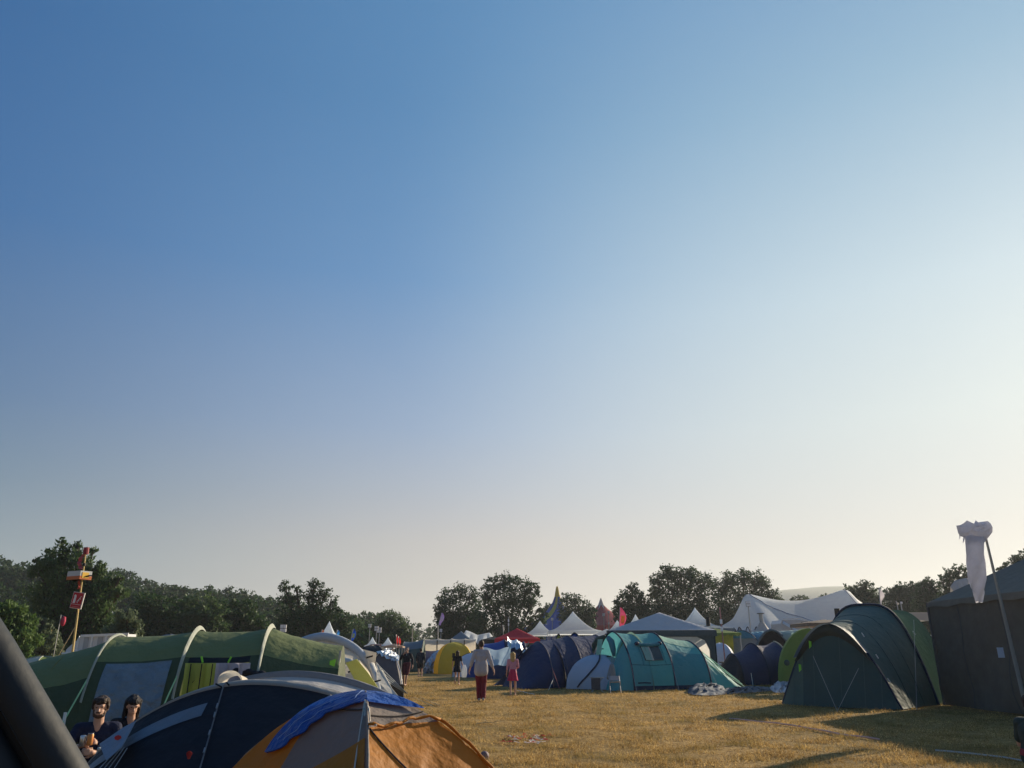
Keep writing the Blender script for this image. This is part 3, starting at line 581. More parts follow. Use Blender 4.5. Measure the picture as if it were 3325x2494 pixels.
# --- cream air-beam tent
def cream_tent():
    Y = 25.; t = Tunnel('air_beam_tent', 'cream inflatable tent with thick grey beams beyond the green tent', 'tent', [(WX(1048, Y), Y, 1.75, HZ(2068, Y)), (WX(1030, Y)-.3, Y+3, 1.7, 1.95)], R(92), .02, .62, wr=.01)
    t.panel('fly_roof', FB['cream'], 0, 1, 0, 1)
    t.T.part('air_beam', MB().tube([t.pt(0, k/34, .0)+V3(0, -.08, 0) for k in range(35)], .13, 12), BEAMG, None, True)
    # front face slopes towards the camera
    rows = []
    for j in range(41):
        q = t.pt(0, j/40, -.05); f = V3(q.x*.97+.25, Y-2.3, 0); rows.append([f.lerp(q, k/9)+V3(0, -.10*math.sin(k/9*3.14), .10*math.sin(k/9*3.14)+.015*math.sin(j*1.3)) for k in range(10)])
    t.T.part('front_wall', MB().grid(rows), FB['cream'], None, True)
    a = at(1137, 2150, 23.6)
    t.T.part('air_beam', MB().tube([a+V3(-1.3, .6, .1), a+V3(-.6, .3, .12), a, at(1165, 2172, 23.2), at(1205, 2222, 22.7), at(1222, 2262, 22.4), at(1226, 2300, 22.3)], .095, 12), BEAM, None, True)
    t.T.part('air_beam', MB().tube([at(1208, 2160, 24.4), at(1218, 2190, 23.6), at(1228, 2230, 22.9), at(1236, 2275, 22.4), at(1237, 2300, 22.3)], .085, 12), BEAM, None, True)
    for px, py, Y_ in ((1212, 2228, 22.5), (1225, 2212, 22.8), (1142, 2180, 23.1)): c = at(px, py, Y_); t.T.part('strap', MB().tube([c+V3(-.1, 0, -.02), c+V3(.1, 0, .03)], .025, 6), BLACK)
    skirt = [at(1222, 2150, 23.9), at(1245, 2180, 23.6), at(1272, 2235, 22.9), at(1300, 2268, 22.4), at(1296, 2286, 22.2), at(1235, 2262, 22.6), at(1224, 2210, 23)]
    t.T.part('side_skirt', MB().slab(skirt, (0, .03, 0)), fab('cream_skirt', (.62, .60, .54), .35))
    low = [at(1235, 2262, 22.58), at(1296, 2286, 22.18), V3(at(1296, 2286, 22.18).x, 22.18, 0), V3(at(1235, 2262, 22.58).x, 22.58, 0)]
    t.T.part('mud_skirt', MB().slab(low, (0, .02, 0)), FB['dark_grey'])
    aw = [at(1103, 2076, 25.3), at(1160, 2104, 25.1), at(1195, 2116, 25), at(1222, 2119, 24.8), at(1216, 2165, 24.6), at(1208, 2180, 24.5), at(1190, 2135, 24.8), at(1150, 2090, 25.1)]
    t.T.part('awning', MB().slab(aw, (0, .03, 0)), FB['cream'])
    c = at(1200, 2133, 24.5); t.T.part('awning_patch', MB().slab([c+V3(-.1, 0, -.05), c+V3(.1, 0, .0), c+V3(.1, 0, .05), c+V3(-.1, 0, .0)], (0, -.01, 0)), BLACK)
    for g in range(4): t.T.part('guy_line', MB().tube([at(1228+g*3, 2160+g*13, 23.5), at(1322-g*3, 2252-g*1, 24.6)], .012, 5), mat('line_grey', (.3, .35, .4)))
cream_tent()

def dome(name, label, c, r, H, n, m, rot=0, bulge=.12, cat='tent', poles=BLACK, k=1.15, door=None, cols=None, group=None, sx=1., floor=None):
    T = Thing(name, label, cat, c, group); c = V3(*c); cor = [c+V3(sx*r*math.cos(rot+2*math.pi*i/n), r*math.sin(rot+2*math.pi*i/n), 0) for i in range(n)]
    def P(i, s): a = s*math.pi/2; q = cor[i % n]; h = math.cos(a)**.9; return V3(c.x+(q.x-c.x)*h, c.y+(q.y-c.y)*h, H*math.sin(a)**k)
    def Sf(i, s, t, off=0):
        p = P(i, s).lerp(P(i+1, s), t); o = p-V3(c.x, c.y, 0); o.z = 0; o = o.normalized() if o.length > .01 else o
        return p+o*(bulge*math.sin(math.pi*t)*math.cos(s*1.4)+off+.012*math.sin(s*23+t*9+i))+V3(0, 0, off)
    for i in range(n):
        T.part('panel', MB().grid([[Sf(i, s/12, t/8) for t in range(9)] for s in range(13)]), (cols[i] if cols else m), None, True)
        if poles: T.part('tent_pole', MB().tube([P(i, s/14)+V3(0, 0, .01) for s in range(15)], .018, 6), poles, None, True)
    if door is not None: T.part('door', MB().grid([[Sf(door[0], .02+s/12*door[1], .5+(t/8-.5)*.7*math.cos(s/12*1.35), .015) for t in range(9)] for s in range(13)]), door[2], None, True)
    return T, P, Sf

# --- dark grey tent with foil on top
def grey_tent():
    c = V3(WX(1245, 29), 29.2, 0)
    T = Thing('ridge_tent', 'dark grey tent with crumpled silver foil over its ridge', 'tent', c)
    ap = at(1233, 2121, 28.2); n = 16; back = at(1262, 2112, 31)
    L = V3(WX(1160, 27), 26.9, 0); Rr = V3(WX(1322, 27), 26.7, 0); B1 = V3(WX(1190, 31), 31.5, 0); B2 = V3(WX(1318, 31.5), 31.5, 0); sh = at(1300, 2150, 28.6)
    T.part('front_wall', MB().grid([[L.lerp(ap, s/n).lerp(Rr.lerp(sh, min(1, s/n)), 0)*(1-t/n)+(Rr.lerp(at(1285, 2140, 28.2), s/n) if s/n < 1 else at(1285, 2140, 28.2))*(t/n)+V3(0, .12*math.sin(s/n*3.1)*math.sin(t/n*3.1), 0) for t in range(n+1)] for s in range(n+1)]), FB['dark_grey'], None, True)
    pe = at(1285, 2140, 28.2)
    T.part('roof', MB().grid([[ap.lerp(pe, t/8).lerp(back.lerp(back+V3(.35, .2, -.3), t/8), s/8)-V3(0, 0, .06*math.sin(s/8*3.1)) for t in range(9)] for s in range(9)]), FB['dark_grey'], None, True)
    T.part('side_wall', MB().grid([[pe.lerp(back+V3(.35, .2, -.3), t/8).lerp(Rr.lerp(B2, t/8), s/8) for t in range(9)] for s in range(9)]), FB['dark_grey'], None, True)
    T.part('back_wall', MB().grid([[back.lerp(ap, t/8).lerp(B1.lerp(L, t/8), s/8) for t in range(9)] for s in range(9)]), FB['dark_grey'], None, True)
    T.part('mud_wall', MB().slab([at(1258, 2222, 26.9), at(1312, 2222, 26.62), V3(Rr.x, 26.6, 0), V3(WX(1262, 26.85), 26.85, 0)], (0, .02, 0)), FB['black_cloth'])
    T.part('tent_pole', MB().tube([at(1214, 2140, 28.1), ap+V3(0, -.03, .02), pe+V3(0, -.03, .02), at(1300, 2180, 27.5), Rr], .02, 6), METAL, None, True)
    rows = [[ap.lerp(pe+V3(.12, 0, -.1), t/14).lerp(back.lerp(back+V3(.35, .2, -.25), t/14), s/8)+V3(random.uniform(-.03, .03), 0, .05+random.uniform(-.045, .06)) for t in range(15)] for s in range(9)]
    rows = [[p+V3(-.15, -.1, -.03) for p in rows[0]]]+rows
    T.part('foil_sheet', MB().grid(rows), FOIL)
    for k in range(3): T.part('guy_line', MB().tube([at(1216+k*5, 2150+k*14, 28), V3(Rr.x+.05*k, 26.55, .02)], .014, 5), METAL)
    T.part('guy_line', MB().tube([V3(Rr.x, 26.6, .04), at(1345, 2264, 26.), V3(WX(1412, 23.6), 23.6, .02)], .012, 5), mat('rope_tan', (.55, .42, .24)))
grey_tent()
t_ = dome('dome_tent', 'low black dome tent showing above the cream tent corner', (WX(1215, 38), 38, 0), 2.1, HZ(2096, 38), 4, FB['black_cloth'], .7, sx=.75)

# --- middle distance
def tunnel_simple(name, label, px0, px1, Y, top0, top1, m, hw=1.5, nh=3, th=0, wallm=None, hoopm=None, sag=.04, roofm=None, ex=.68, group=None, curve=0):
    hs = []
    for i in range(nh):
        f = i/(nh-1); y = Y+math.tan(th)*(WX(px0+(px1-px0)*f, Y)-WX(px0, Y)); hs.append((WX(px0+(px1-px0)*f, y), y, hw, HZ(top0+(top1-top0)*f-curve*4*f*(1-f), y)))
    t = Tunnel(name, label, 'tent', hs, th, sag, ex, group=group)
    t.panel('fly_roof', roofm or m, 0, nh-1, .25, 1); t.panel('side_wall', m, 0, nh-1, 0, .25)
    for i in range(nh): t.hoop(i, hoopm or BLACK, .025)
    t.wall('end_wall', wallm or m, 0); t.wall('end_wall', wallm or m, nh-1); return t
t = tunnel_simple('tunnel_tent', 'dark green tunnel tent with a round white badge at far left of the lane', 1312, 1376, 66, 2084, 2076, FB['forest_dark'], 1.6, 2, roofm=FB['slate'])
c = t.pt(.45, .12, .03); t.T.part('badge', MB().slab([c+V3(.11*math.cos(a), -.02, .11*math.sin(a)) for a in np.linspace(0, 6.28, 13)[:-1]], (0, -.01, 0)), WHITE)
t.end('porch', FB['forest'], 0, -1.6, nar=.5)
def awning_row():
    T = Thing('awning', 'long cream scalloped awning joined to the dark green tunnel tent', 'awning', (WX(1375, 67), 67, 0)); Y = 67
    xs = [1372, 1420, 1464, 1508, 1545]
    for a, b in zip(xs[:-1], xs[1:]):
        A = at(a, 2079, Y); B = at(b, 2081, Y); rows = []
        for i in range(9):
            t = i/8; p = A.lerp(B, t); sg = .22*math.sin(t*math.pi); rows.append([p+V3(0, .8, .15-sg*.3), p+V3(0, 0, 0-sg*.25), p+V3(0, -.06, -.35-sg), p+V3(0, -.02, -.75-.3*sg)])
        T.part('canopy', MB().grid(rows), FB['cream'], None, True); T.part('pole', MB().tube([A+V3(0, -.05, 0), V3(A.x, Y, 0)], .04, 6), FB['black_cloth'])
    T.part('back_panel', MB().slab([at(1376, 2110, Y+.5), at(1420, 2110, Y+.5), V3(WX(1420, Y), Y+.5, 0), V3(WX(1376, Y), Y+.5, 0)], (0, .04, 0)), mat('striped_blue', (.16, .18, .42), .8, var=.5, vscale=9, stretch=(8, 1, .1)))
    T.part('back_panel', MB().slab([at(1422, 2108, Y+.6), at(1545, 2108, Y+.6), V3(WX(1545, Y), Y+.6, 0), V3(WX(1422, Y), Y+.6, 0)], (0, .04, 0)), FB['slate'])
awning_row()
def foil_pile():
    Y = 60; rows = []
    for i in range(14):
        t = i/13; row = []
        for j in range(12):
            s = j/11; b = V3(WX(1376+56*t, Y), Y-.6+.2*t, 0); top = at(1392+38*t, 2138-26*math.sin(min(1, t*1.15)*1.57), Y)
            row.append(b.lerp(top, s)+V3(random.uniform(-.05, .05), random.uniform(-.12, .12)-.3*math.sin(s*3.1), random.uniform(-.04, .04)*(s > 0)))
        rows.append(row)
    bk = [[p, V3(p.x+.2, Y+1.0, 0)] for p in [r[-1] for r in rows]]
    T = Thing('foil_shelter', 'crumpled silver foil sheet leaning beside the yellow dome tent', 'shelter', (WX(1400, Y), Y, 0)); T.part('sheet', MB().grid(rows), FOIL); T.part('back_sheet', MB().grid(bk), FOIL)
foil_pile()
T, P, Sf = dome('dome_tent', 'yellow dome tent beside the silver foil sheet', (WX(1474, 59), 59.5, 0), 1.75, HZ(2086, 59), 4, FB['yellow'], R(55), .25, cols=[FB['yellow'], FB['yellow'], FB['yellow_green'], FB['yellow']], poles=FB['yellow_green'], k=.8)
for px in (1474,): c = at(px, 2128, 57.5); T.part('vent', MB().slab([c+V3(-.1, -.3, -.15), c+V3(.1, -.3, -.15), c+V3(.1, -.3, .15), c+V3(-.1, -.3, .15)], (0, .02, 0)), BLACK)
T, P, Sf = dome('dome_tent', 'pale blue-white dome tent with royal blue base left of the draped tent', (WX(1545, 51), 51.6, 0), 1.55, HZ(2119, 51), 4, FB['dome_white'], R(20), .12, cols=[FB['dome_white']]*4, k=.9)
T.part('base_panel', MB().slab([V3(WX(1507, 50), 50.1, 0), V3(WX(1552, 50), 50, 0), at(1552, 2150, 50.2), at(1530, 2150, 50.3)], (0, .03, 0)), FB['blue'])
def blue_tunnel():
    Y = 49; hs = [(WX(1560, Y), Y, 1.4, 1.95), (WX(1636, Y), Y, 1.5, HZ(2077, Y)), (WX(1700, Y+.3), Y+.3, 1.6, HZ(2085, Y))]
    t = Tunnel('tunnel_tent', 'blue tunnel tent draped with a pale blue sheet and foil', 'tent', hs, R(6), .05, .7)
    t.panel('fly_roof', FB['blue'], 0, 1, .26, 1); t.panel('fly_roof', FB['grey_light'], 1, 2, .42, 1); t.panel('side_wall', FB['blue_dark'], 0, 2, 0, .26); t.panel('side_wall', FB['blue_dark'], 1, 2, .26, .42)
    for i in range(3): t.hoop(i, FB['blue_dark'], .04)
    t.wall('end_wall', FB['blue_dark'], 2); t.wall('end_wall', FB['blue'], 0)
    rows = []
    for i in range(23):
        f = i/22; a = at(1561+f*97, 2102+6*math.sin(f*3.14), Y-2.1); b = at(1585+f*72, 2156+8*math.sin(f*3.14)-3*f, Y-2.5)
        rows.append([a.lerp(b, k/10)+V3(0, -.10*math.sin(f*14+k*.5)*(.3+k/14), .05*math.sin(f*9+k)) for k in range(11)])
    t.T.part('sheet', MB().grid(rows), FB['tarp_pale_blue'], None, True)
    rows = [[at(1648+f*67, 2078+f*34+6*math.sin(f*9), Y-.9+.0*k)+V3(0, k*.22, -.0+.05*k)+V3(0, 0, random.uniform(-.05, .05)) for k in range(5)] for f in np.linspace(0, 1, 18)]
    rows = [[r[0]+V3(0, -.15, -.28-.1*math.sin(i))]+r for i, r in enumerate(rows)]
    t.T.part('foil_sheet', MB().grid(rows), FOIL); t.T.part('prop_pole', MB().tube([at(1657, 2088, Y-2.1), V3(WX(1655, Y-2.1), Y-2.1, 0)], .025, 6), CORDG)
blue_tunnel()

TH = R(21)
def navy_tunnel():
    c_ = V3(-math.sin(TH), math.cos(TH), 0); n0 = V3(WX(1796, 35.8), 35.8, 0); n1 = V3(WX(1895, 36.6), 36.8, 0); n2 = V3(WX(1990, 37.6), 37.8, 0); hw = 1.75
    hs = [(q.x+c_.x*hw, q.y+c_.y*hw, hw, HZ(py, q.y+hw)) for q, py in ((n0, 2084), (n1, 2066), (n2, 2062))]
    hs.append((hs[2][0]+1.3, hs[2][1]+.5, 1.6, 1.75))
    t = Tunnel('tunnel_tent', 'large navy blue tunnel tent with open porch beside the lane', 'tent', hs, TH, .018, .7)
    t.panel('fly_roof', FB['navy'], 0, 3, .22, 1); t.panel('side_wall', FB['navy'], 0, 3, 0, .22)
    trim = mat('navy_piping', (.16, .13, .15), .6)
    for i in (0, 1, 2): t.hoop(i, trim, .022)
    t.end('porch', FB['navy'], 0, -1.5, nar=-.12, pw=1.3, p0=0, p1=.62); t.end('porch', FB['navy'], 0, -1.5, nar=-.12, pw=1.3, p0=.78, p1=1)
    t.T.part('porch_flap', MB().slab([t.pt(0, .45, .05)+t.a*-.5, t.pt(0, .62, .05)+t.a*-.2, t.pt(0, .75, 0)+t.a*-.9+V3(0, 0, -.7), t.pt(0, .6, 0)+t.a*-1.2+V3(0, 0, -1.0)], (0, .03, 0)), FB['blue_dark'])
    [t.seam(u, .02, .98, trim, .006) for u in (.5, 1.5)]; t.wall('inner_wall', FB['navy_dark'], 0, off=.6); t.wall('end_wall', FB['navy'], 3)
    for i, d in ((0, (.25, -1.1)), (1, (.3, -1.2))): t.guy(i, .12, d, mat('line_red', (.35, .10, .10)), .012)
    t.guy(0, .05, (-.3, -1.8), CORD, .008)
navy_tunnel()
def white_dome():
    Y = 35.0; T, P, Sf = dome('dome_tent', 'small white dome tent tucked against the teal tent', (WX(1950, Y), Y+.6, 0), 1.6, HZ(2125, Y), 4, FB['dome_white'], R(20), .1, k=.95, poles=None)
    a = [at(x, y, Y-.95) for x, y in ((1868, 2236), (1885, 2212), (1893, 2190), (1905, 2160), (1906, 2142), (1904, 2140))]
    T.part('zip', MB().tube([Sf(2, .02+.8*k/14, .25+.45*math.sin(k/14*1.6), .02) for k in range(15)], .035, 6), FB['navy_trim'], None, True)
    T.part('zip', MB().tube([Sf(3, .75, .05+.4*k/6, .02) for k in range(7)], .025, 6), FB['navy_trim'], None, True)
white_dome()
def teal_tent():
    c_ = V3(-math.sin(TH), math.cos(TH), 0); a_ = V3(math.cos(TH), math.sin(TH), 0); hw = 1.7
    n0 = V3(WX(2054, 33.6), 33.6, 0); n1 = n0+a_*1.95; n2 = n0+a_*3.75
    hs = [(q.x+c_.x*hw, q.y+c_.y*hw, w, HZ(py, q.y+hw)) for q, py, w in ((n0, 2052, hw), (n1, 2055, hw), (n2, 2082, hw*.97))]
    t = Tunnel('tunnel_tent', 'teal tunnel tent with rolled-up window and open end door', 'tent', hs, TH, .035, 1.2, wr=.018, ez=.9)
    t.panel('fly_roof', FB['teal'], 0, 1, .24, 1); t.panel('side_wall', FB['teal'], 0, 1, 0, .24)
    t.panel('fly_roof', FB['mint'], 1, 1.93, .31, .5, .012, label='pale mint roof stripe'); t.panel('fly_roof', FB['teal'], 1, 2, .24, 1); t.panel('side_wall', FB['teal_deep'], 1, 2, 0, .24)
    for i in range(3): t.hoop(i, FB['navy_trim'], .035)
    for u0, u1 in ((0, 1), (1, 2)): t.T.part('mud_skirt', MB().grid([[t.pt(u0+(u1-u0)*k/8, 0, .03), t.pt(u0+(u1-u0)*k/8, .0, .02)+V3(0, 0, .16)] for k in range(9)]), FB['navy_trim'])
    t.end('rear_slope', FB['teal'], 2, 2.05, nar=.35, pw=1.05)
    for k in range(3): t.T.part('reflective_line', MB().tube([t.pt(2, .16+.05*k, .04), V3(*(t.h[2][:2]), 0)+t.a*(2.1-.12*k)-t.c*(1.05)+V3(0, -.04, .04+.1*k)], .02, 5), FB['mint'])
    w_ = t.panel('window', mat('window_dark', (.03, .035, .03), .25, spec=.6), .36, .82, .155, .262, .03)
    t.panel('curtain', FB['mint'], .38, .56, .157, .258, .04, w_); t.panel('curtain_edge', fab('cream_curtain', (.65, .64, .52), .3), .55, .585, .157, .258, .045, w_)
    roll = [t.pt(.30+.56*k/10, .272, .06) for k in range(11)]; t.T.part('window_roll', MB().tube(roll, [.06+.03*abs(math.sin(k*1.5)) for k in range(11)], 8), FB['teal_deep'], w_, True)
    for u in (.30, .86): q = t.pt(u, .275, .08); t.T.part('window_roll', MB().ell(q, (.11, .08, .08)), FB['navy_trim'], w_, True)
    for u, p0, p1 in ((.31, .13, .262), (.86, .13, .262)): t.T.part('seam', MB().tube([t.pt(u, p0+(p1-p0)*k/6, .012) for k in range(7)], .012, 5), FB['teal_deep'])
    t.T.part('seam', MB().tube([t.pt(.02+.96*k/10, .128, .01) for k in range(11)], .008, 5), FB['navy_trim'])
    mk = t.patch(.10, .42, .028, .034, .012); t.T.part('badge', mk, FB['navy_trim'])
    for i_, d_ in ((0, (.1, -1.2)), (1, (.1, -1.2)), (2, (.25, -1.1))): t.guy(i_, .2, d_, mat('cord_dull', (.35, .38, .38)), .007)
    # open front: sloping porch wings, mint inner door rolled down the middle
    def wing(p0, p1, L, nar, name, m): t.end(name, m, 0, L, p0=p0, p1=p1, nar=nar, pw=1.25)
    wing(0, .28, -.95, -.02, 'porch_wing', FB['teal']); wing(.72, 1, -1.05, -.02, 'porch_wing', FB['teal_deep'])
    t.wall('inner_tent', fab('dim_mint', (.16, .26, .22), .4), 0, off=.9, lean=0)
    c0 = V3(*t.h[0][:2], 0); fl = lambda l, a, z: c0+t.c*l+t.a*a+V3(0, 0, z)
    t.T.part('door_flap', MB().grid([[fl(.15+.10*s+.42*u, -.35-.55*(1-s), 1.95*s+.05)+t.a*(.05*math.sin(u*7+s*3)) for s in np.linspace(0, 1, 12)] for u in np.linspace(0, 1, 8)]), FB['mint'], None, True)
    t.T.part('door_roll', MB().tube([fl(.1, -.15, 2.05), fl(-.25, -.2, 1.9), fl(-.4, -.2, 1.55), fl(-.45, -.2, 1.3)], [.1, .14, .12, .06], 9), FB['teal_deep'], None, True)
    t.T.part('door_roll', MB().tube([fl(.5, -.1, 2.12), fl(.95, -.2, 2.0), fl(1.2, -.3, 1.75), fl(1.3, -.3, 1.45)], [.08, .14, .12, .05], 9), FB['forest_dark'], None, True)
    for z in (.55, 1.1, 1.6): t.T.part('door_strap', MB().tube([fl(.2, -.75+.25*z, z), fl(.62, -.72+.25*z, z)], .02, 5), FB['navy_trim'])
    return t
tt = teal_tent()
# ------------------------------------------------------------------ right-hand tents
def forest_tent():
    a_ = V3(.64, .77, 0).normalized(); th = math.atan2(a_.y, a_.x); c_ = V3(-a_.y, a_.x, 0)
    # c_ points left/away: foot p=0 is -c_ (right/near side)
    f0 = V3(WX(2901, 22.8), 22.8, 0); l0 = V3(WX(2524, 25.2), 25.2, 0); m0 = (f0+l0)/2; hw0 = (l0-f0).length/2
    c_ = (l0-f0).normalized(); a_ = V3(-c_.y*-1, -c_.x, 0); a_ = V3(c_.y, -c_.x, 0); a_ = a_ if a_.y > 0 else -a_; th = math.atan2(a_.y, a_.x)
    m1 = m0+a_*2.6; f1 = V3(WX(3044, 25.6), 25.6, 0)
    t = Tunnel('tunnel_tent', 'large dark green tunnel tent with arched porch left of the dark marquee', 'tent', [(m0.x, m0.y, hw0, HZ(2034, 24)+.03), (m1.x+.1, m1.y, hw0*1.02, HZ(1966, m1.y)), (m1.x+a_.x*2.6, m1.y+a_.y*2.6, hw0*1.0, 2.85)], th, .04, 1., ez=-1)
    far = t.pt(0, 0); near_is_left = t.pt(0, 0).x < m0.x
    t.panel('fly_roof', FB['forest'], 0, 1, 0, 1); t.panel('fly_roof', mat('forest_rear_shaded', (.035, .07, .058), 1.0, .03, .6, 4.5, spec=.0), 1, 2, 0, 1)  # rear section: same cloth in a darkened green, shade put into its colour
    t.hoop(0, FB['navy_trim'], .03); t.hoop(1, FB['navy_trim'], .04, .03)
    pp = (lambda x: x) if near_is_left else (lambda x: 1-x)
    [t.seam(u, .03, .97, FB['forest_dark'], .007) for u in (.33, .66)]; t.panel('reflective_arch', FB['slate'], .98, 1.02, .2, .62, .05); t.wall('end_wall', FB['forest_dark'], 2)
    # front panel bulging forward from the first arch, dark inside of the rolled flap above it
    A = t.h[0]; rows = []
    for j in range(41):
        q = t.pt(0, j/40); rows.append([V3(q.x, q.y, 0).lerp(q, k/9)-a_*(.45*math.sin(j/40*math.pi)*(1-k/9)) for k in range(10)])
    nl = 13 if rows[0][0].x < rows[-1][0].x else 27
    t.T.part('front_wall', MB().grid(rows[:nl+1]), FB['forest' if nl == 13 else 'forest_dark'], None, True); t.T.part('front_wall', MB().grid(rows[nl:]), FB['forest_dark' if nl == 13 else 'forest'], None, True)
    for j in (9, 13, 18, 24, 30): t.T.part('seam', MB().tube([p-a_*.012 for p in rows[j]], .007, 5), fab('seam_teal', (.08, .14, .14), .1))
    rows = []
    for j in range(21):
        q = t.pt(0, .27+.46*j/20); rows.append([q-a_*(.10+.06*math.sin(k*1.2))+V3(0, 0, -k*.09*math.sin(j/20*math.pi)**.6) for k in range(5)])
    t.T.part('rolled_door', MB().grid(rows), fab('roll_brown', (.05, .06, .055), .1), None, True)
    rows = [[t.pt(.02, .30+.42*j/20, .03)-a_*.0, t.pt(0, .30+.42*j/20, .05)-a_*.22] for j in range(21)]
    t.T.part('porch_hood', MB().grid(rows), FB['slate'], None, True)
    for (x0, y0, Y0), (x1, y1, Y1) in (((2640, 2130, 23.2), (2695, 2310, 21.8)), ((2788, 2170, 22.2), (2692, 2308, 21.8)), ((2967, 2013, 24.9), (2947, 2300, 22.7))):
        g = t.T.part('guy_line', MB().tube([at(x0, y0, Y0), V3(WX(x1, Y1), Y1, 0)], .006, 5), mat('cord_dull', (.35, .38, .38)))
    for px, py, Y0 in ((2802, 2062, 23.1), (2848, 2132, 22.9), (2886, 2210, 22.6), (2968, 2056, 24.6)):
        c = at(px, py, Y0); t.T.part('clip', MB().tube([c+V3(-.03, 0, .06), c+V3(.03, 0, -.05)], .014, 5), CORD)
    for px, py, Y0 in ((2631, 2092, 24.3), (2598, 2168, 24.2), (3030, 2042, 25.2)):
        c = at(px, py, Y0); t.T.part('toggle', MB().slab([c+V3(-.03, 0, .1), c+V3(.04, 0, .08), c+V3(.03, 0, -.06), c+V3(-.04, 0, -.12)], (0, .015, 0)), LIMETAB)
forest_tent()
def marquee():
    X0, Y1, Y0, X1, E = 12.85, 24.7, 15.2, 19.6, 2.92; ap = V3(16.4, 20.2, 5.05); T = Thing('marquee', 'big dark grey-green marquee at the right edge', 'marquee', (X0, Y1, 0))
    def wl(a, b):
        rows = []
        for i in range(25):
            f = i/24; p = a.lerp(b, f); rows.append([V3(p.x-.09*math.sin(f*19+z*1.5)*(1-z/6)-.02*math.sin(f*61+z), p.y-.03*math.sin(f*23), z*E/6) for z in range(7)])
        T.part('side_wall', MB().grid(rows), FB['marquee_dark'], None, True)
        for k in (5, 10, 15, 20): T.part('seam', MB().tube([p+V3(-.01, 0, 0) for p in rows[k]], .009, 5), FB['grey_pvc_dark'])
    c = [V3(X0, Y0, 0), V3(X0, Y1, 0), V3(X1, Y1, 0), V3(X1, Y0, 0)]
    for i in range(4): wl(c[i], c[(i+1) % 4])
    for i in range(4):
        a = c[i]+V3(0, 0, E+.003); b = c[(i+1) % 4]+V3(0, 0, E+.003)
        T.part('roof_panel', MB().grid([[a.lerp(b, j/12).lerp(ap, s/10)-V3(0, 0, .12*math.sin(s/10*math.pi)*math.sin(j/12*math.pi)) for j in range(13)] for s in range(11)]), FB['marquee_roof'], None, True)
        n = (b-a).normalized(); o = V3(n.y, -n.x, 0)*.06; o = o if (a+o-ap).length > (a-ap).length else -o
        T.part('valance', MB().grid([[a.lerp(b, j/24)+o*.5+V3(0, 0, .01), a.lerp(b, j/24)+o+V3(0, 0, -.16-.03*math.sin(j*1.57))] for j in range(25)]), FB['marquee_roof'], None, True)
    T.part('corner_pole', MB().tube([V3(X0-.02, Y1, 0), V3(X0-.02, Y1, E)], .04, 8), FB['grey_pvc_dark'])
marquee()
def flag_pole():
    Y = 19.4; b = V3(WX(3299, Y)-.02, Y, 0); x1 = at(3190, 1700, Y); top = V3(x1.x, Y, x1.z)
    T = Thing('flagpole', 'tall leaning wooden pole in front of the dark marquee wall', 'pole', b)
    T.part('pole', MB().tube([b, b.lerp(top, .33), b.lerp(top, .66), top], [.05, .045, .035, .025], 8), mat('weathered_pole', (.30, .30, .27), .8, bump=.4))
    c = at(3250, 2119, Y-.08); single('paper_notice', MB().slab([c+V3(-.075, 0, -.115), c+V3(.075, 0, -.115), c+V3(.075, 0, .115), c+V3(-.075, 0, .115)], (0, .01, 0)), mat('paper', (.55, .60, .68), .7), 'small white paper notice taped to the leaning pole', 'notice')
    cl = fab('streamer_cloth', (.66, .66, .72), .45, .7, .5, 6)
    S_ = Thing('cloth_streamer', 'long white cloth with bunched top hanging from the leaning pole', 'streamer', at(3165, 1720, Y-.15))
    L = [(3135, 1742), (3135, 1790), (3139, 1830), (3146, 1880), (3151, 1905), (3160, 1925), (3170, 1952)]; Rr = [(3193, 1742), (3196, 1790), (3199, 1830), (3200, 1880), (3197, 1905), (3196, 1925), (3189, 1957)]
    rows = []
    for k in range(25):
        f = k/24*6; i = min(5, int(f)); t = f-i; l = at(*[L[i][q]*(1-t)+L[i+1][q]*t for q in (0, 1)], Y-.12); r = at(*[Rr[i][q]*(1-t)+Rr[i+1][q]*t for q in (0, 1)], Y-.12); m = (l+r)/2; w = (r-l).length/2
        rows.append([V3(m.x-w*math.cos(a), m.y-w*.45*math.sin(a)-.03*math.sin(a*3+k*.5), m.z+.02*math.sin(a*2)) for a in np.linspace(0, 2*math.pi, 21)[:-1]])
    S_.part('tail', MB().grid(rows, True), cl, None, True)
    def pillow(o, th, sd):
        o = [at(x, y, Y-.1) for x, y in o]; c = sum(o, V3(0, 0, 0))/len(o); mb = MB(); rnd = random.Random(sd)
        for sgn in (-1, 1):
            R_ = [o]
            for k in range(1, 5): R_.append([p.lerp(c, k/5)+V3(rnd.uniform(-.01, .01), sgn*th*math.sin(k/5*1.6)+rnd.uniform(-.025, .025), rnd.uniform(-.02, .02)) for p in o])
            mb.grid(R_, True); mb.add(R_[-1], [tuple(range(len(o)))])
        return mb
    S_.part('bunched_head', pillow([(3105, 1707), (3118, 1705), (3129, 1699), (3140, 1690), (3149, 1694), (3156, 1701), (3163, 1700), (3168, 1689), (3176, 1696), (3190, 1694), (3207, 1692), (3217, 1700), (3223, 1711), (3223, 1727), (3213, 1741), (3204, 1752), (3194, 1765), (3170, 1768), (3137, 1760), (3134, 1746), (3118, 1741), (3111, 1731)], .12, 3), cl, None, False)
    S_.part('loose_end', MB().tube([at(3131, 1742, Y-.1), at(3129, 1755, Y-.1), at(3127, 1763, Y-.1)], [.02, .015, .006], 6), cl)
    S_.part('loose_end', MB().tube([at(3116, 1738, Y-.1), at(3117, 1745, Y-.1), at(3115, 1750, Y-.1)], [.012, .009, .006], 6), cl)
flag_pole()
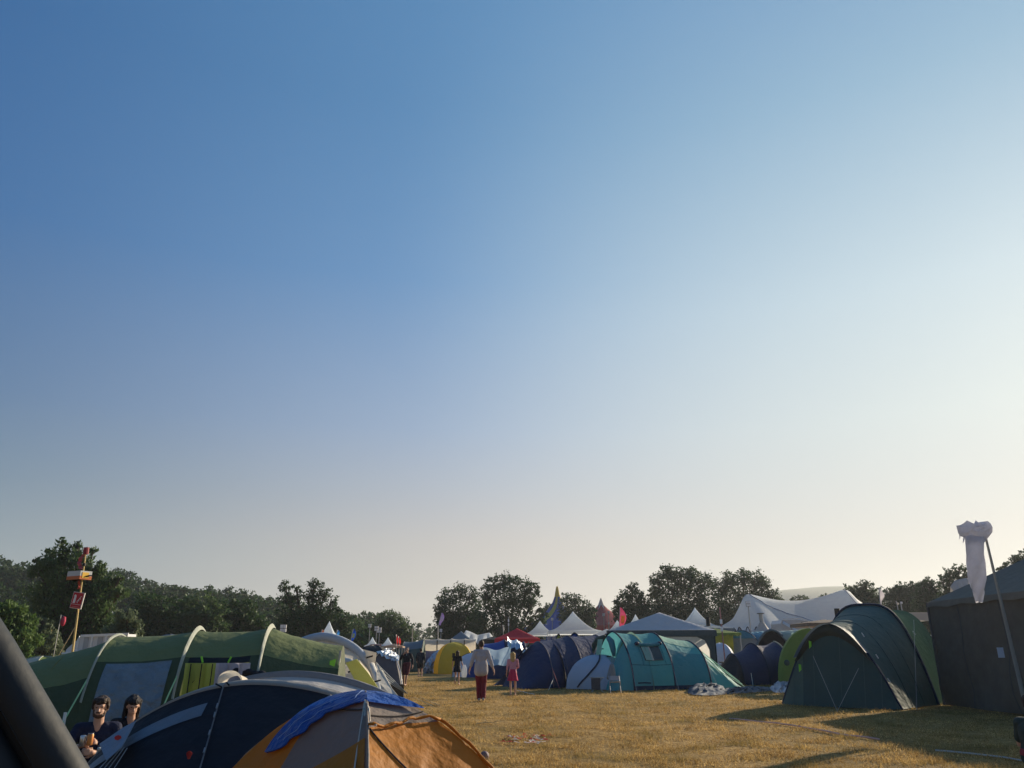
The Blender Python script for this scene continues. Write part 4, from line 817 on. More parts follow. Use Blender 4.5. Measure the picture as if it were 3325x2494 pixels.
# grey tent with blue top, dark arched tent, small navy tent, lime tent
t = Tunnel('tunnel_tent', 'grey tunnel tent with blue top between the teal tent and the navy one', 'tent', [(WX(2416, 50), 50, 1.35, HZ(2049, 50)), (WX(2470, 53), 53, 1.35, 2.25)], R(74), .03, .8)
t.panel('fly_roof', FB['sky_panel'], 0, 1, .27, .73); t.panel('side_wall', FB['grey_blue'], 0, 1, 0, .27); t.panel('side_wall', FB['grey_blue'], 0, 1, .73, 1); t.hoop(0, FB['navy_trim'], .05)
t.wall('front_wall', FB['grey_blue'], 0, off=-.05); t.panel('roof_peak', FB['sky_panel'], -.03, .04, .27, .73, .03)
rows = [[t.pt(0, .3+.4*j/16, .0)-t.a*.12, t.pt(0, .3+.4*j/16, .0)-t.a*.16+V3(0, 0, -.45*math.sin(j/16*math.pi))] for j in range(17)]; t.T.part('front_peak', MB().grid(rows), FB['sky_panel'], None, True)
t = Tunnel('tunnel_tent', 'navy arched tent with grey hood behind the small navy tent', 'tent', [(WX(2512, 44), 44, 1.15, HZ(2046, 44)), (WX(2540, 46.5), 46.5, 1.2, 2.3)], R(74), .03, .85)
t.panel('fly_roof', FB['grey_blue'], 0, 1, .2, .8); t.panel('side_wall', FB['navy'], 0, 1, 0, .2); t.panel('side_wall', FB['navy'], 0, 1, .8, 1); t.hoop(0, FB['slate'], .07); t.wall('front_wall', FB['navy_dark'], 0)
def small_navy():
    n0 = V3(WX(2455, 38.6), 38.6, 0); a_ = V3(.9, .42, 0).normalized(); th = math.atan2(a_.y, a_.x); c_ = V3(-a_.y, a_.x, 0)
    hs = []
    for d, hw, py in ((-.1, .75, 2124), (1.15, 1.1, 2090), (2.6, 1.2, 2085), (3.6, 1.2, 2100)):
        q = n0+a_*d+c_*1.1; hs.append((q.x-.35, q.y, hw, HZ(py, q.y)))
    t = Tunnel('tunnel_tent', 'small low navy tent with a pale hoop and hooded entrance', 'tent', hs, th, .07, .85)
    t.panel('fly_roof', FB['navy'], 0, 3, .22, 1); t.panel('side_wall', FB['navy'], 0, 3, 0, .22); t.hoop(0, FB['navy_trim'], .04); t.hoop(2, FB['hoop_pale'], .035, .02, .12, .5)
    t.hoop(1, FB['navy_trim'], .04)
    t.end('porch', FB['navy_dark'], 0, -.9, nar=-.5, pw=1.2); t.wall('end_wall', FB['navy'], 3); q = t.pt(.3, .1, .03); t.T.part('guy_line', MB().tube([q, V3(q.x-.2, q.y-.8, 0)], .012, 5), CORD)
    q = t.pt(2, .1, .03); t.T.part('guy_line', MB().tube([q, V3(q.x-.4, q.y-1.2, 0)], .012, 5), CORD)
small_navy()
t = Tunnel('tunnel_tent', 'lime green tent squeezed between the small navy tent and the dark green one', 'tent', [(WX(2610, 36), 35.2, 1.45, HZ(2042, 36)), (WX(2655, 36), 37.2, 1.45, HZ(2040, 37)), (WX(2720, 36), 39.2, 1.4, 2.1)], R(62), .03, .6)
t.panel('fly_roof', FB['lime_fly'], 0, 2, 0, 1); t.wall('front_wall', FB['lime_fly'], 0, lean=-.2); t.wall('end_wall', FB['lime_fly'], 2)
c = at(2555, 2152, 33.6); t.T.part('vent_patch', MB().ell(c, (.12, .05, .12)), FB['forest_dark'])
# crumpled groundsheet
def sheet(name, label, outline, hgt, m, sd):
    rnd = np.random.default_rng(sd); o = [V3(WX(x, 4200/(y-2115)), 4200/(y-2115), 0) for x, y in outline]; c = sum(o, V3(0, 0, 0))/len(o); R_ = []
    n = 48; pts = []
    for k in range(n):
        f = k/n*len(o); i = int(f); pts.append(o[i].lerp(o[(i+1) % len(o)], f-i))
    for k in range(9):
        t = k/9; R_.append([p.lerp(c, t)+V3(rnd.uniform(-.12, .12)*(k > 0), rnd.uniform(-.12, .12)*(k > 0), hgt*(min(1, t*2.2)*(.45+.55*abs(math.sin(j*.55+k*.9)))+rnd.uniform(-.18, .22)*(k > 0)) if k else .0) for j, p in enumerate(pts)])
    R_ = [[V3(p.x, p.y, max(.01*min(k, 1), p.z)) for p in r] for k, r in enumerate(R_)]
    mb = MB(); mb.grid(R_, True); mb.add(R_[-1], [tuple(range(n))]); single(name, mb, m, label, 'groundsheet', c, smooth=True)
GS = fab('groundsheet_grey', (.10, .12, .15), .1, .8, .6, 6)
sheet('groundsheet', 'crumpled grey groundsheet heap on the grass at the corner of the teal tent', [(2222, 2247), (2226, 2236), (2262, 2232), (2300, 2234), (2335, 2232), (2352, 2245), (2345, 2252), (2290, 2256), (2240, 2254)], .24, GS, 4)
sheet('groundsheet', 'flat grey groundsheet strip trailing across the grass behind the heap', [(2330, 2252), (2345, 2236), (2400, 2232), (2440, 2232), (2500, 2234), (2500, 2240), (2440, 2246), (2380, 2250)], .12, GS, 5)
sheet('groundsheet', 'wrinkled pale grey sheet bunched against the dark green tent', [(2490, 2240), (2505, 2226), (2540, 2216), (2580, 2218), (2578, 2236), (2545, 2246), (2505, 2248)], .26, fab('sheet_pale', (.42, .46, .54), .2, .4, .6, 6), 6)

# ------------------------------------------------------------------ gazebos, pagodas and big tops
def peak(name, label, cat, c, a, b, ez, pz, m, pw=1.8, rot=0., val=.25, vm=None, legs=True, group=None, legm=None, vent=None, sc=0, flat=.0, ridge=None):
    T = Thing(name, label, cat, (c[0], c[1], 0), group); c = V3(c[0], c[1], 0); M = Matrix.Rotation(rot, 3, 'Z'); n = 24
    def P(u, v):
        r = max(abs(u), abs(v)); d = abs(abs(u)-abs(v)); z = ez+(pz-ez)*(1-r)**pw-.0*d; z -= flat*math.sin(math.pi*r)*min(1, d*1.5); return c+M @ V3(u*a, v*b, 0)+V3(0, 0, z)
    T.part('canopy', MB().grid([[P(-1+2*i/n, -1+2*j/n) for j in range(n+1)] for i in range(n+1)]), m, None, True)
    if val:
        e = [(-1, -1), (1, -1), (1, 1), (-1, 1)]; q = []
        for k in range(4):
            for t in np.linspace(0, 1, 13)[:-1]: u = e[k][0]*(1-t)+e[(k+1) % 4][0]*t; v = e[k][1]*(1-t)+e[(k+1) % 4][1]*t; q.append((u, v, t))
        q.append(q[0]); T.part('valance', MB().grid([[P(u, v)+M @ V3(u*.02, v*.02, 0)-V3(0, 0, .004), P(u, v)+M @ V3(u*.03, v*.03, 0)-V3(0, 0, val+sc*abs(math.sin(t*math.pi*6)))] for u, v, t in q]), vm or m)
    if legs:
        for u in (-.97, .97):
            for v in (-.97, .97): p = c+M @ V3(u*a, v*b, 0); T.part('leg', MB().tube([p, p+V3(0, 0, ez)], .035, 6), legm or METAL)
    return T, P
def pg(label, px, py, exl, exr, ey, Y, **k):
    a = (WX(exr, Y)-WX(exl, Y))/2; cx = WX((exl+exr)/2, Y); c = (cx, Y+a*.9); return peak('pagoda_tent', label, 'marquee', c, a, a*.9, HZ(ey, Y), HZ(py, Y+a*.9), FB['white_pvc'], **k)
pg('tall white pagoda peak directly behind the cream inflatable tent', 1050, 2016, 994, 1108, 2083, 42, pw=2.4, legs=True)
pg('tiny white pagoda peak left of the pale blue flag', 1081, 2054, 1060, 1102, 2086, 78, pw=2.0)
pg('small white pagoda just left of the red and white sign', 1203, 2068, 1182, 1226, 2096, 72, pw=1.9)
T, P = pg('white pagoda with side walls right of the red and white sign', 1250, 2069, 1234, 1276, 2096, 66, pw=1.7)
T.part('side_wall', MB().slab([V3(WX(1235, 66), 66.05, 0), V3(WX(1262, 66), 66.05, 0), at(1262, 2096, 66.05), at(1235, 2096, 66.05)], (0, .04, 0)), FB['dome_white'])
peak('gazebo', 'tan flat-topped gazebo below the red feather flags', 'gazebo', (WX(1272, 62), 63, 0), .75, .7, HZ(2098, 62), HZ(2090, 62), fab('tan_cloth', (.42, .30, .22), .3), pw=1.2, val=.12)
peak('gazebo', 'slate grey gazebo behind the yellow dome tent', 'gazebo', (WX(1493, 74), 75.5, 0), 1.22, 1.2, HZ(2081, 74), HZ(2049, 75), FB['slate'], pw=1.15, val=.15)
peak('gazebo', 'black pop-up gazebo left of the red one', 'gazebo', (WX(1600, 70), 71.5, 0), 1.0, 1.0, HZ(2076, 70), HZ(2066, 71), FB['black_cloth'], pw=1.2, val=.4)
peak('gazebo', 'red gazebo above the blue tent and the blonde walker', 'gazebo', (WX(1680, 57), 58.6, 0), 1.58, 1.5, HZ(2073, 57), HZ(2040, 58.6), FB['red_gazebo'], pw=1.08, val=.27, flat=.06)
pg('white pagoda in front of the foot of the blue and yellow big top', 1762, 2015, 1707, 1805, 2056, 86, pw=1.75)
pg('large white pagoda between the two big tops', 1870, 1985, 1784, 1955, 2047, 80, pw=1.75, val=.35)
pg('white pagoda behind the pink and yellow flag', 2030, 2013, 1975, 2050, 2050, 88, pw=1.75)
pg('narrow white pagoda peak touching the left slope of the grey gazebo', 2070, 1994, 2040, 2108, 2034, 92, pw=1.9)
T, P = pg('white pagoda between the grey gazebo and the large white marquee', 2276, 1972, 2215, 2345, 2032, 82, pw=1.9)
pg('low white pavilion roof with grey crease beside the grey gazebo', 1985, 2042, 1925, 2030, 2064, 60, pw=1.1)
def grey_gazebo():
    Y = 42; T, P = peak('gazebo', 'big grey gazebo with mesh side walls behind the teal tent', 'gazebo', (WX(2160, Y)+.1, Y+1.5, 0), 2.75, 2.1, HZ(2047, Y), HZ(1989, Y+1.8), FB['grey_pvc'], pw=1.06, rot=R(-10), val=.3, vm=FB['grey_pvc_dark'], flat=.10, legm=BLACK)
    M = Matrix.Rotation(R(-10), 3, 'Z'); c = V3(WX(2160, Y)+.1, Y+1.5, 0); E = HZ(2047, Y)-.28; q = lambda u, v, z: c+M @ V3(u*2.7, v*2.05, 0)+V3(0, 0, z)
    o = [q(.02, -1, 0), q(.98, -1, 0), q(.98, -1, E), q(.02, -1, E)]
    fr = [q(.9, -1, 0), q(.98, -1, 0), q(.98, -1, E), q(.05, -1, E), q(.05, -1, E-.04), q(.66, -1, E-.05), q(.80, -1, E-.22), q(.88, -1, E-.7)]
    T.part('side_frame', MB().slab(fr, (0, .03, 0)), FB['grey_pvc_dark'])
    T.part('mesh_window', MB().grid([[q(.02+.85*k/8, -.98+.015*math.sin(k*1.4), z*E/5) for z in range(6)] for k in range(9)]), fab('mesh_cream', (.7, .7, .68), .6), None, True)
    T.part('back_wall', MB().slab([q(-1, .98, 0), q(1, .98, 0), q(1, .98, E), q(-1, .98, E)], (0, .03, 0)), FB['grey_light'])
    T.part('back_wall', MB().slab([q(-.98, -1, 0), q(-.98, 1, 0), q(-.98, 1, E), q(-.98, -1, E)], (.03, 0, 0)), FB['grey_pvc_dark'])
grey_gazebo()
def stretch(name, label, ridge, Y, fy, by, ez, m, pw=1.7, edge=None, masts=(), cat='marquee', seams=()):
    n = 60; rx = [r[0] for r in ridge]; ry = [r[1] for r in ridge]; T = Thing(name, label, cat, (WX(ridge[0][0], Y), Y, 0))
    xs = np.linspace(rx[0], rx[-1], n); R_ = [at(x, float(np.interp(x, rx, ry)), Y) for x in xs]
    R_ = [R_[max(0, i-1)]*.25+R_[i]*.5+R_[min(n-1, i+1)]*.25 for i in range(n)]
    def Sf(i, v):
        p = R_[i]; e = ez+.5*abs(math.sin(i/n*math.pi*4)); e = min(e, p.z); a = abs(v); return V3(p.x+(.0 if a == 0 else 0), Y+(fy if v < 0 else by)*a, e+(p.z-e)*(1-a)**pw)
    T.part('canopy', MB().grid([[Sf(i, -1+2*j/24) for j in range(25)] for i in range(n)]), m, None, True)
    for px, py in masts: p = at(px, py, Y); T.part('mast', MB().tube([V3(p.x, Y, 0), p-V3(0, 0, .03)], .09, 8), METAL)
    for (i0, v0), (i1, v1) in seams: T.part('seam', MB().tube([Sf(int(i0+(i1-i0)*k/16), v0+(v1-v0)*k/16)+V3(0, -.03, .03) for k in range(17)], .05, 5), mat('seam_pvc', (.30, .34, .42)))
    return T, Sf
T, Sf = stretch('saddle_marquee', 'huge white swooping marquee with two tall peaks on the right', [(2340, 2034), (2358, 2024), (2375, 2014), (2388, 2000), (2400, 1976), (2411, 1940), (2418, 1929), (2440, 1930), (2480, 1940), (2520, 1948), (2562, 1951), (2600, 1950), (2640, 1944), (2680, 1934), (2715, 1922), (2735, 1915), (2750, 1914), (2764, 1924), (2778, 1943), (2800, 1958), (2822, 1974), (2850, 1992), (2880, 2010)], 86, -12, 12, 2.4, FB['white_pvc'], pw=1.55, masts=((2420, 1931), (2745, 1915)), seams=(((10, 0), (36, -.75)), ((44, 0), (46, -.8))))
stretch('saddle_marquee', 'low white stretch canopy hanging under the oaks behind the slate gazebo', [(1500, 2075), (1512, 2046), (1530, 2052), (1550, 2062), (1570, 2058), (1590, 2054), (1600, 2066), (1612, 2078)], 96, -5, 5, 2.2, FB['white_pvc'], 1.4)
def bigtop(name, label, px, py, Y, base_z, cap, body, stripe, rings, n=72, nstr=0, capm=None):
    T = Thing(name, label, 'big top', (WX(px, Y), Y, 0)); c = V3(at(px, py, Y).x, Y, 0); prof = [((WX(x, Y)-WX(px, Y)) if x else 0, HZ(y, Y)) for x, y in rings]
    prof = [(abs(r), z) for r, z in prof]
    def ring(f):
        i = min(len(prof)-2, int(f)); t = f-i; return prof[i][0]*(1-t)+prof[i+1][0]*t, prof[i][1]*(1-t)+prof[i+1][1]*t
    def pt(f, a, off=0): r, z = ring(f); r = (r*(1+(.12 if capm is None else .5*f/len(prof)))+off)*(1-.03*abs(math.sin(a*4))*f/len(prof)); return c+V3(r*math.cos(a), r*math.sin(a), z)
    m = len(prof)-1
    T.part('canopy', MB().grid([[pt(cap+(m-cap)*i/30, 2*math.pi*k/n) for k in range(n)] for i in range(31)], True), body, None, True)
    T.part('cap', MB().grid([[pt(cap*i/6, 2*math.pi*k/24, .02) for k in range(24)] for i in range(7)], True), capm or stripe, None, True)
    for a0 in stripe_angles[name]:
        T.part('stripe', MB().grid([[pt(cap*.9+(m-cap*.9)*i/30, a0[0]+(a0[1])*(i/30)+wd*(.30-.20*i/30), .06) for wd in np.linspace(-1, 1, 7)] for i in range(31)]), stripe, None, True)
    T.part('side_wall', MB().grid([[pt(m, 2*math.pi*k/n)*1 if j else V3(*pt(m, 2*math.pi*k/n)[:2], 0) for k in range(n)] for j in range(2)], True), body, None, True)
    return T, pt
stripe_angles = {'circus_tent': [(R(-100), R(-45)), (R(-10), R(-20)), (R(80), 0), (R(150), 0)]}
bigtop('circus_tent', 'tall blue and yellow circus big top in the centre distance', 1809, 1904, 175, 4, 2, FB['bigtop_blue'], FB['bigtop_yellow'], [(1811, 1904), (1813, 1912), (1817, 1938), (1826, 1962), (1842, 1985), (1865, 2008), (1893, 2030), (1920, 2050)])
stripe_angles['circus_tent'] = [(R(-60+60*k), 0) for k in range(0)]
T, pt = bigtop('circus_tent', 'maroon circus big top with white-tipped peak right of centre', 1951, 1942, 178, 4, 2, FB['bigtop_red'], FB['white_pvc'], [(1952, 1942), (1955, 1950), (1960, 1966), (1972, 1980), (1992, 1997), (2012, 2014), (2034, 2034)], capm=FB['grey_light'])
for k in range(8): a = 2*math.pi*k/8+.3; T.part('cap_point', MB().poly([pt(2, a-.3, .06), pt(2, a+.3, .06), pt(3.0, a, .06)]), FB['grey_light'])

# ------------------------------------------------------------------ small distant canopies on the right
def arc_roof(label, px0, px1, py, Y, ln, m, base=None, th=88, hw=None, front=None, name='tunnel_tent'):
    hw = hw or (WX(px1, Y)-WX(px0, Y))/2; t = Tunnel(name, label, 'tent', [(WX((px0+px1)/2, Y), Y, hw, HZ(py, Y)), (WX((px0+px1)/2, Y)+.3, Y+ln, hw, HZ(py, Y)*.95)], R(th), .03, .8)
    t.panel('fly_roof', m, 0, 1, 0, 1); t.wall('front_wall', front or m, 0); t.hoop(0, FB['navy_trim'], .04); return t
G2 = 'row of small arched blue tents behind the grey and teal-topped tent'
for px0, px1, py, Y, cc, lb in ((2372, 2408, 2040, 62, 'slate', 'small slate arched tent left in the row below the white marquee'), (2392, 2424, 2037, 66, 'grey_blue', 'grey-blue arched tent second in the row below the white marquee'), (2420, 2450, 2036, 66, 'dome_white', 'pale arched tent third in the row below the chimney tipi'), (2448, 2480, 2036, 66, 'grey_blue', 'grey-blue arched tent fourth in the row below the chimney tipi'), (2502, 2528, 2038, 60, 'slate', 'slate arched tent at the right end of the row beside the caravan')):
    arc_roof(lb, px0, px1, py, Y, 3, FB[cc], front=FB['blue_dark' if cc == 'slate' else cc]).T.o['group'] = G2
arc_roof('pale blue arched tent in front of the long white caravan', 2556, 2606, 2033, 55, 3, FB['dome_white'])
arc_roof('blue tent top just left of the teal tent ridge', 1832, 1902, 2056, 47, 3, FB['blue'])
arc_roof('dark navy tent top squeezed between the navy tunnel and the teal tent', 1950, 1990, 2060, 44, 3, FB['navy'])
arc_roof('olive tent top left of the blue tent top behind the navy tunnel', 1795, 1835, 2060, 56, 3, FB['lime_fly'])
stretch('tarpaulin_canopy', 'bright turquoise awning sheet behind the grey blue-topped tent', [(2430, 2056), (2450, 2052), (2475, 2050), (2490, 2052)], 52, -2.5, .6, 1.9, FB['sky_panel'], 1.0, cat='awning')
stretch('tarpaulin_canopy', 'pale sea-green awning sheet behind the lime tent', [(2515, 2050), (2550, 2048), (2590, 2046), (2625, 2044)], 45, -2.2, .6, 1.95, fab('sea_sheet', (.30, .44, .45), .4), 1.0, cat='awning')
def bell():
    Y = 64; c = V3(WX(2483, Y), Y, 0); T = Thing('bell_tent', 'pale bell tent with a chimney pipe in front of the white marquee', 'tent', c)
    zt = HZ(2018, Y); T.part('canopy', MB().lathe(c, [(.12, zt), (.5, zt-.6), (1.3, zt-1.1), (2.2, zt-1.65), (2.3, 0)], 20), fab('bell_canvas', (.46, .45, .44), .35), None, True)
    T.part('chimney', MB().tube([c+V3(0, 0, zt-.1), c+V3(-.03, 0, HZ(1992, Y))], .16, 8), METAL); T.part('chimney_cap', MB().tube([c+V3(-.03, 0, HZ(1993, Y)), c+V3(-.03, 0, HZ(1991, Y))], .30, 8), BLACK)
bell()
def pipe_tent(label, px, py0, py1, Y, w, m, lean=0):
    c = V3(WX(px, Y), Y+1.5, 0); T, P = peak('hut_tent', label, 'tent', (c.x, c.y), w, w, HZ(py1+14, Y), HZ(py1, Y), m, pw=1.0, val=.2)
    T.part('chimney', MB().tube([at(px, py1+8, Y+.8), at(px+lean, py0, Y+.8)], .15, 10), BLACK); return T
pipe_tent('grey-brown peaked shelter with a black stove pipe left of the white marquee', 2300, 2004, 2026, 58, 1.9, FB['slate'], -2)
pipe_tent('brown peaked shelter with a thick black stove pipe below the right marquee peak', 2722, 1976, 2008, 46, 1.5, fab('brown_canvas', (.20, .155, .12), .25), -5)
def lime_gazebo():
    Y = 48; T, P = peak('gazebo', 'pale green pop-up gazebo right of the big grey gazebo', 'gazebo', (WX(2348, Y), Y+1.4, 0), 1.2, 1.2, HZ(2054, Y), HZ(2038, Y), FB['lime_fly'], pw=1.2, val=.1, sc=.1)
    T.part('side_wall', MB().slab([V3(WX(2305, Y+.2), Y+.2, 0), V3(WX(2380, Y+.2), Y+.2, 0), at(2380, 2058, Y+.2), at(2305, 2058, Y+.2)], (0, .04, 0)), FB['yellow_green'])
lime_gazebo()
def caravan():
    Y = 54; T = Thing('caravan', 'white caravan roof and windows behind the right-hand tents', 'caravan', (WX(2600, Y), Y, 0))
    x0, x1 = WX(2545, Y), WX(2658, Y); z = HZ(2012, Y)
    o = [V3(x0, Y, .5), V3(x1+.2, Y, .5), V3(x1+.1, Y, z-.55), V3(x1-.5, Y, z-.1), V3(x1-1.2, Y, z), V3(x0+.1, Y, z-.02), V3(x0, Y, z-.25)]
    T.part('body', MB().slab(o, (0, 2.1, 0)), mat('caravan_shell', (.52, .51, .52), .35, coat=.3))
    w_ = T.part('window', MB().slab([V3(x1-.95, Y-.02, z-.15), V3(x1-.45, Y-.02, z-.2), V3(x1-.2, Y-.02, z-.5), V3(x1-.8, Y-.02, z-.5)], (0, .015, 0)), mat('glass_dark', (.10, .14, .16), .1, spec=.8))
    T.part('roof_rail', MB().tube([V3(x0+.2, Y, z+.06), V3(x1-1.0, Y, z+.08), V3(x1-.35, Y, z-.1)], .035, 6), WHITE)
    for x in (x0+.6, x1-.7): T.part('wheel', MB().tube([V3(x, Y-.02, .3), V3(x, Y+.2, .3)], .3, 14), BLACK)
    T.part('awning_flap', MB().slab([V3(x0+.2, Y-.05, z-.1), V3(x0+1.0, Y-.6, z-.75), V3(x0+.85, Y-.6, z-.8), V3(x0+.1, Y-.06, z-.25)], (0, .02, 0)), FB['white_pvc'])
caravan()
def white_roof_sheet():
    Y = 36; T, P = peak('gazebo', 'white flat gazebo edge between the dark green tent and the marquee', 'gazebo', (WX(2965, Y), Y+1.2, 0), 1.25, 1.0, HZ(1988, Y), HZ(1984, Y), FB['grey_light'], val=.35)
    stretch('tarpaulin_canopy', 'grey and white sheet roofs just behind the dark green tent hood', [(2640, 2042), (2680, 2030), (2720, 2022), (2760, 2018), (2800, 2020)], 34, -1.8, .8, 1.9, FB['grey_light'], 1.0, cat='awning')
    c = at(2790, 1982, 60); peak('gazebo', 'tiny grey pointed canopy in front of the right marquee peak', 'gazebo', (c.x, c.y), .55, .55, HZ(2003, 60), HZ(1980, 60), FB['grey_pvc'], pw=1.0)
    stretch('tarpaulin_canopy', 'small white sheet corner above the dark marquee roof line', [(3085, 1905), (3100, 1885), (3140, 1876), (3150, 1880)], 40, -1, .4, 3.4, FB['grey_light'], 1.0, cat='awning')
white_roof_sheet()
T, P, Sf = dome('dome_tent', 'pale lilac dome with white rim behind the bicycles', (WX(2352, 46), 46.8, 0), 1.0, HZ(2088, 46), 4, FB['dome_white'], .6, .2, k=.8, poles=WHITE)
# ------------------------------------------------------------------ left background props
def fire_pole(label, bx, by_top, tx, Y, full=True, base=2090):
    b = V3(WX(bx, Y)-.0, Y, 0); tp = at(tx, by_top, Y); T = Thing('fire_point_pole', label, 'sign pole', b); ym = mat('yellow_pole', (.62, .45, .18), .6); b.x = at(bx, base, Y).x-(at(tx, by_top, Y).x-at(bx, base, Y).x)*.5
    at_z = lambda py: b.lerp(tp, min(1, (HZ(py, Y)-0)/tp.z))
    T.part('pole', MB().tube([b, b.lerp(tp, .4), b.lerp(tp, .7), tp], [.045, .035, .025, .02], 8), ym)
    RED = mat('sign_red', (.45, .015, .025), .4)
    if full:
        T.part('top_cap', MB().tube([at_z(1800), at_z(1778)], .085, 10), mat('cap_red', (.22, .02, .03), .5))
        f = MB(); q = at_z(1800); pts = [q+V3(-.10*math.sin(k/9*3.1)-.02, .03*math.sin(k*2), -k*.052) for k in range(10)]; f.grid([[p+V3(-.10, 0, 0), p+V3(-.04, .03, -.01), p+V3(.03, 0, 0)] for p in pts])
        T.part('cloth', f, mat('red_white_cloth', (.42, .10, .12), .8, var=.8, vscale=14, bump=.5)); T.part('cloth_tie', MB().tube([at_z(1829), at_z(1838)], .06, 8), BLACK)
        c = at_z(1871); sl = Matrix.Rotation(R(-28), 3, 'Z'); bm_ = MB(); bm_.box(c+sl @ V3(-.17, .0, .02), (.66, .40, .27), sl)
        sg = T.part('light_box', bm_, mat('box_white', (.50, .52, .52), .5)); st_ = MB(); st_.box(c+sl @ V3(-.17, 0, -.06), (.67, .41, .11), sl); T.part('box_stripe', st_, mat('box_orange', (.50, .14, .04), .5), sg)
        T.part('box_label', MB().box(c+sl @ V3(.165, -.02, .02), (.012, .22, .18), sl), mat('label_yellow', (.80, .48, .06), .5), sg); T.part('box_handle', MB().tube([c+sl @ V3(.18, .0, -.02), c+sl @ V3(.2, .08, .02), c+sl @ V3(.2, .18, .02)], .022, 6), BLACK, sg)
        T.part('ribbon', MB().grid([[at_z(1885+k*4)+V3(-.10-.02*math.sin(k), -.03, 0), at_z(1885+k*4)+V3(-.03, -.05*math.sin(k), 0)] for k in range(8)]), mat('ribbon_red', (.40, .07, .05), .8))
    s = 1.15 if full else .9; c = at_z(1950 if full else 2104)+V3(-.03, -.07, 0); rt = Matrix.Rotation(R(-14), 3, 'Z') @ Matrix.Rotation(R(7), 3, 'Y')
    q = lambda x, z, y=0: c+rt @ V3(x*s, y, z*s)
    sg = T.part('sign', MB().slab([q(-.19, -.22), q(.19, -.22), q(.19, .22), q(-.19, .22)], (0, .03, 0)), mat('sign_white', (.70, .66, .62), .5))
    T.part('sign_face', MB().slab([q(-.175, -.205, -.004), q(.16, -.205, -.004), q(.16, .205, -.004), q(-.175, .205, -.004)], (0, -.004, 0)), RED, sg)
    wm = mat('sign_mark', (.75, .68, .68), .5)
    if full:
        T.part('pictogram', MB().slab([q(-.13, -.08, -.012), q(-.05, -.08, -.012), q(-.05, .10, -.012), q(-.06, .13, -.012), q(-.10, .15, -.012), q(-.13, .13, -.012), q(-.12, .08, -.012)], (0, -.003, 0)), wm, sg)
        for k in range(3): T.part('flame_mark', MB().tube([q(.03+.035*k, -.07+.05*k, -.016), q(.015+.035*k, -.02+.05*k, -.016), q(.045+.035*k, .02+.05*k, -.016)], .011, 5), wm, sg)
        T.part('sign_rule', MB().slab([q(-.17, -.112, -.012), q(.155, -.112, -.012), q(.155, -.104, -.012), q(-.17, -.104, -.012)], (0, -.003, 0)), wm, sg)
        T.part('lettering', MB().slab([q(-.13, -.176, -.012), q(.12, -.176, -.012), q(.12, -.164, -.012), q(-.13, -.164, -.012)], (0, -.003, 0)), mat('lettering_pink', (.50, .22, .22)), sg)
    else: T.part('pictogram', MB().slab([q(-.1, -.08, -.012), q(.02, -.08, -.012), q(.02, .1, -.012), q(-.1, .1, -.012)], (0, -.003, 0)), mat('lettering_pink', (.50, .22, .22)), sg)
    if full: T.part('guy_line', MB().tube([at_z(2030), V3(b.x-.9, Y-.3, 0)], .012, 5), mat('rope_tan', (.55, .42, .24)))
fire_pole('yellow pole with red fire extinguisher sign and orange box at far left', 240, 1778, 281, 25.5)
fire_pole('smaller distant pole with a little red fire sign behind the yellow one', 157, 2045, 168, 58, False, 2138)
Y = 50; c = at(205, 2018, Y); mb = MB(); mb.lathe((0, 0, 0), [(.02, .3), (.12, .27), (.15, 0), (.1, -.22), (.02, -.28)], 10)
mb.v = [tuple(V3(*p)+c) for p in mb.v]; T = Thing('windsock', 'small crimson lantern-like windsock hanging left of the yellow pole', 'windsock', c); T.part('sock', mb, mat('crimson_cloth', (.38, .02, .06), .7), None, True); T.part('pole', MB().tube([V3(c.x-.2, Y, 0), c+V3(-.2, 0, .4), c+V3(0, 0, .3)], .02, 5), METAL)
T = Thing('floodlight_mast', 'tiny white lamp on a thin pole left of the fire pole base', 'lamp', (WX(182, 60), 60, 0)); c = at(182, 2071, 60); T.part('pole', MB().tube([V3(c.x, 60, 0), c], .03, 5), METAL); T.part('lamp_head', MB().box(c, (.16, .1, .14)), WHITE)
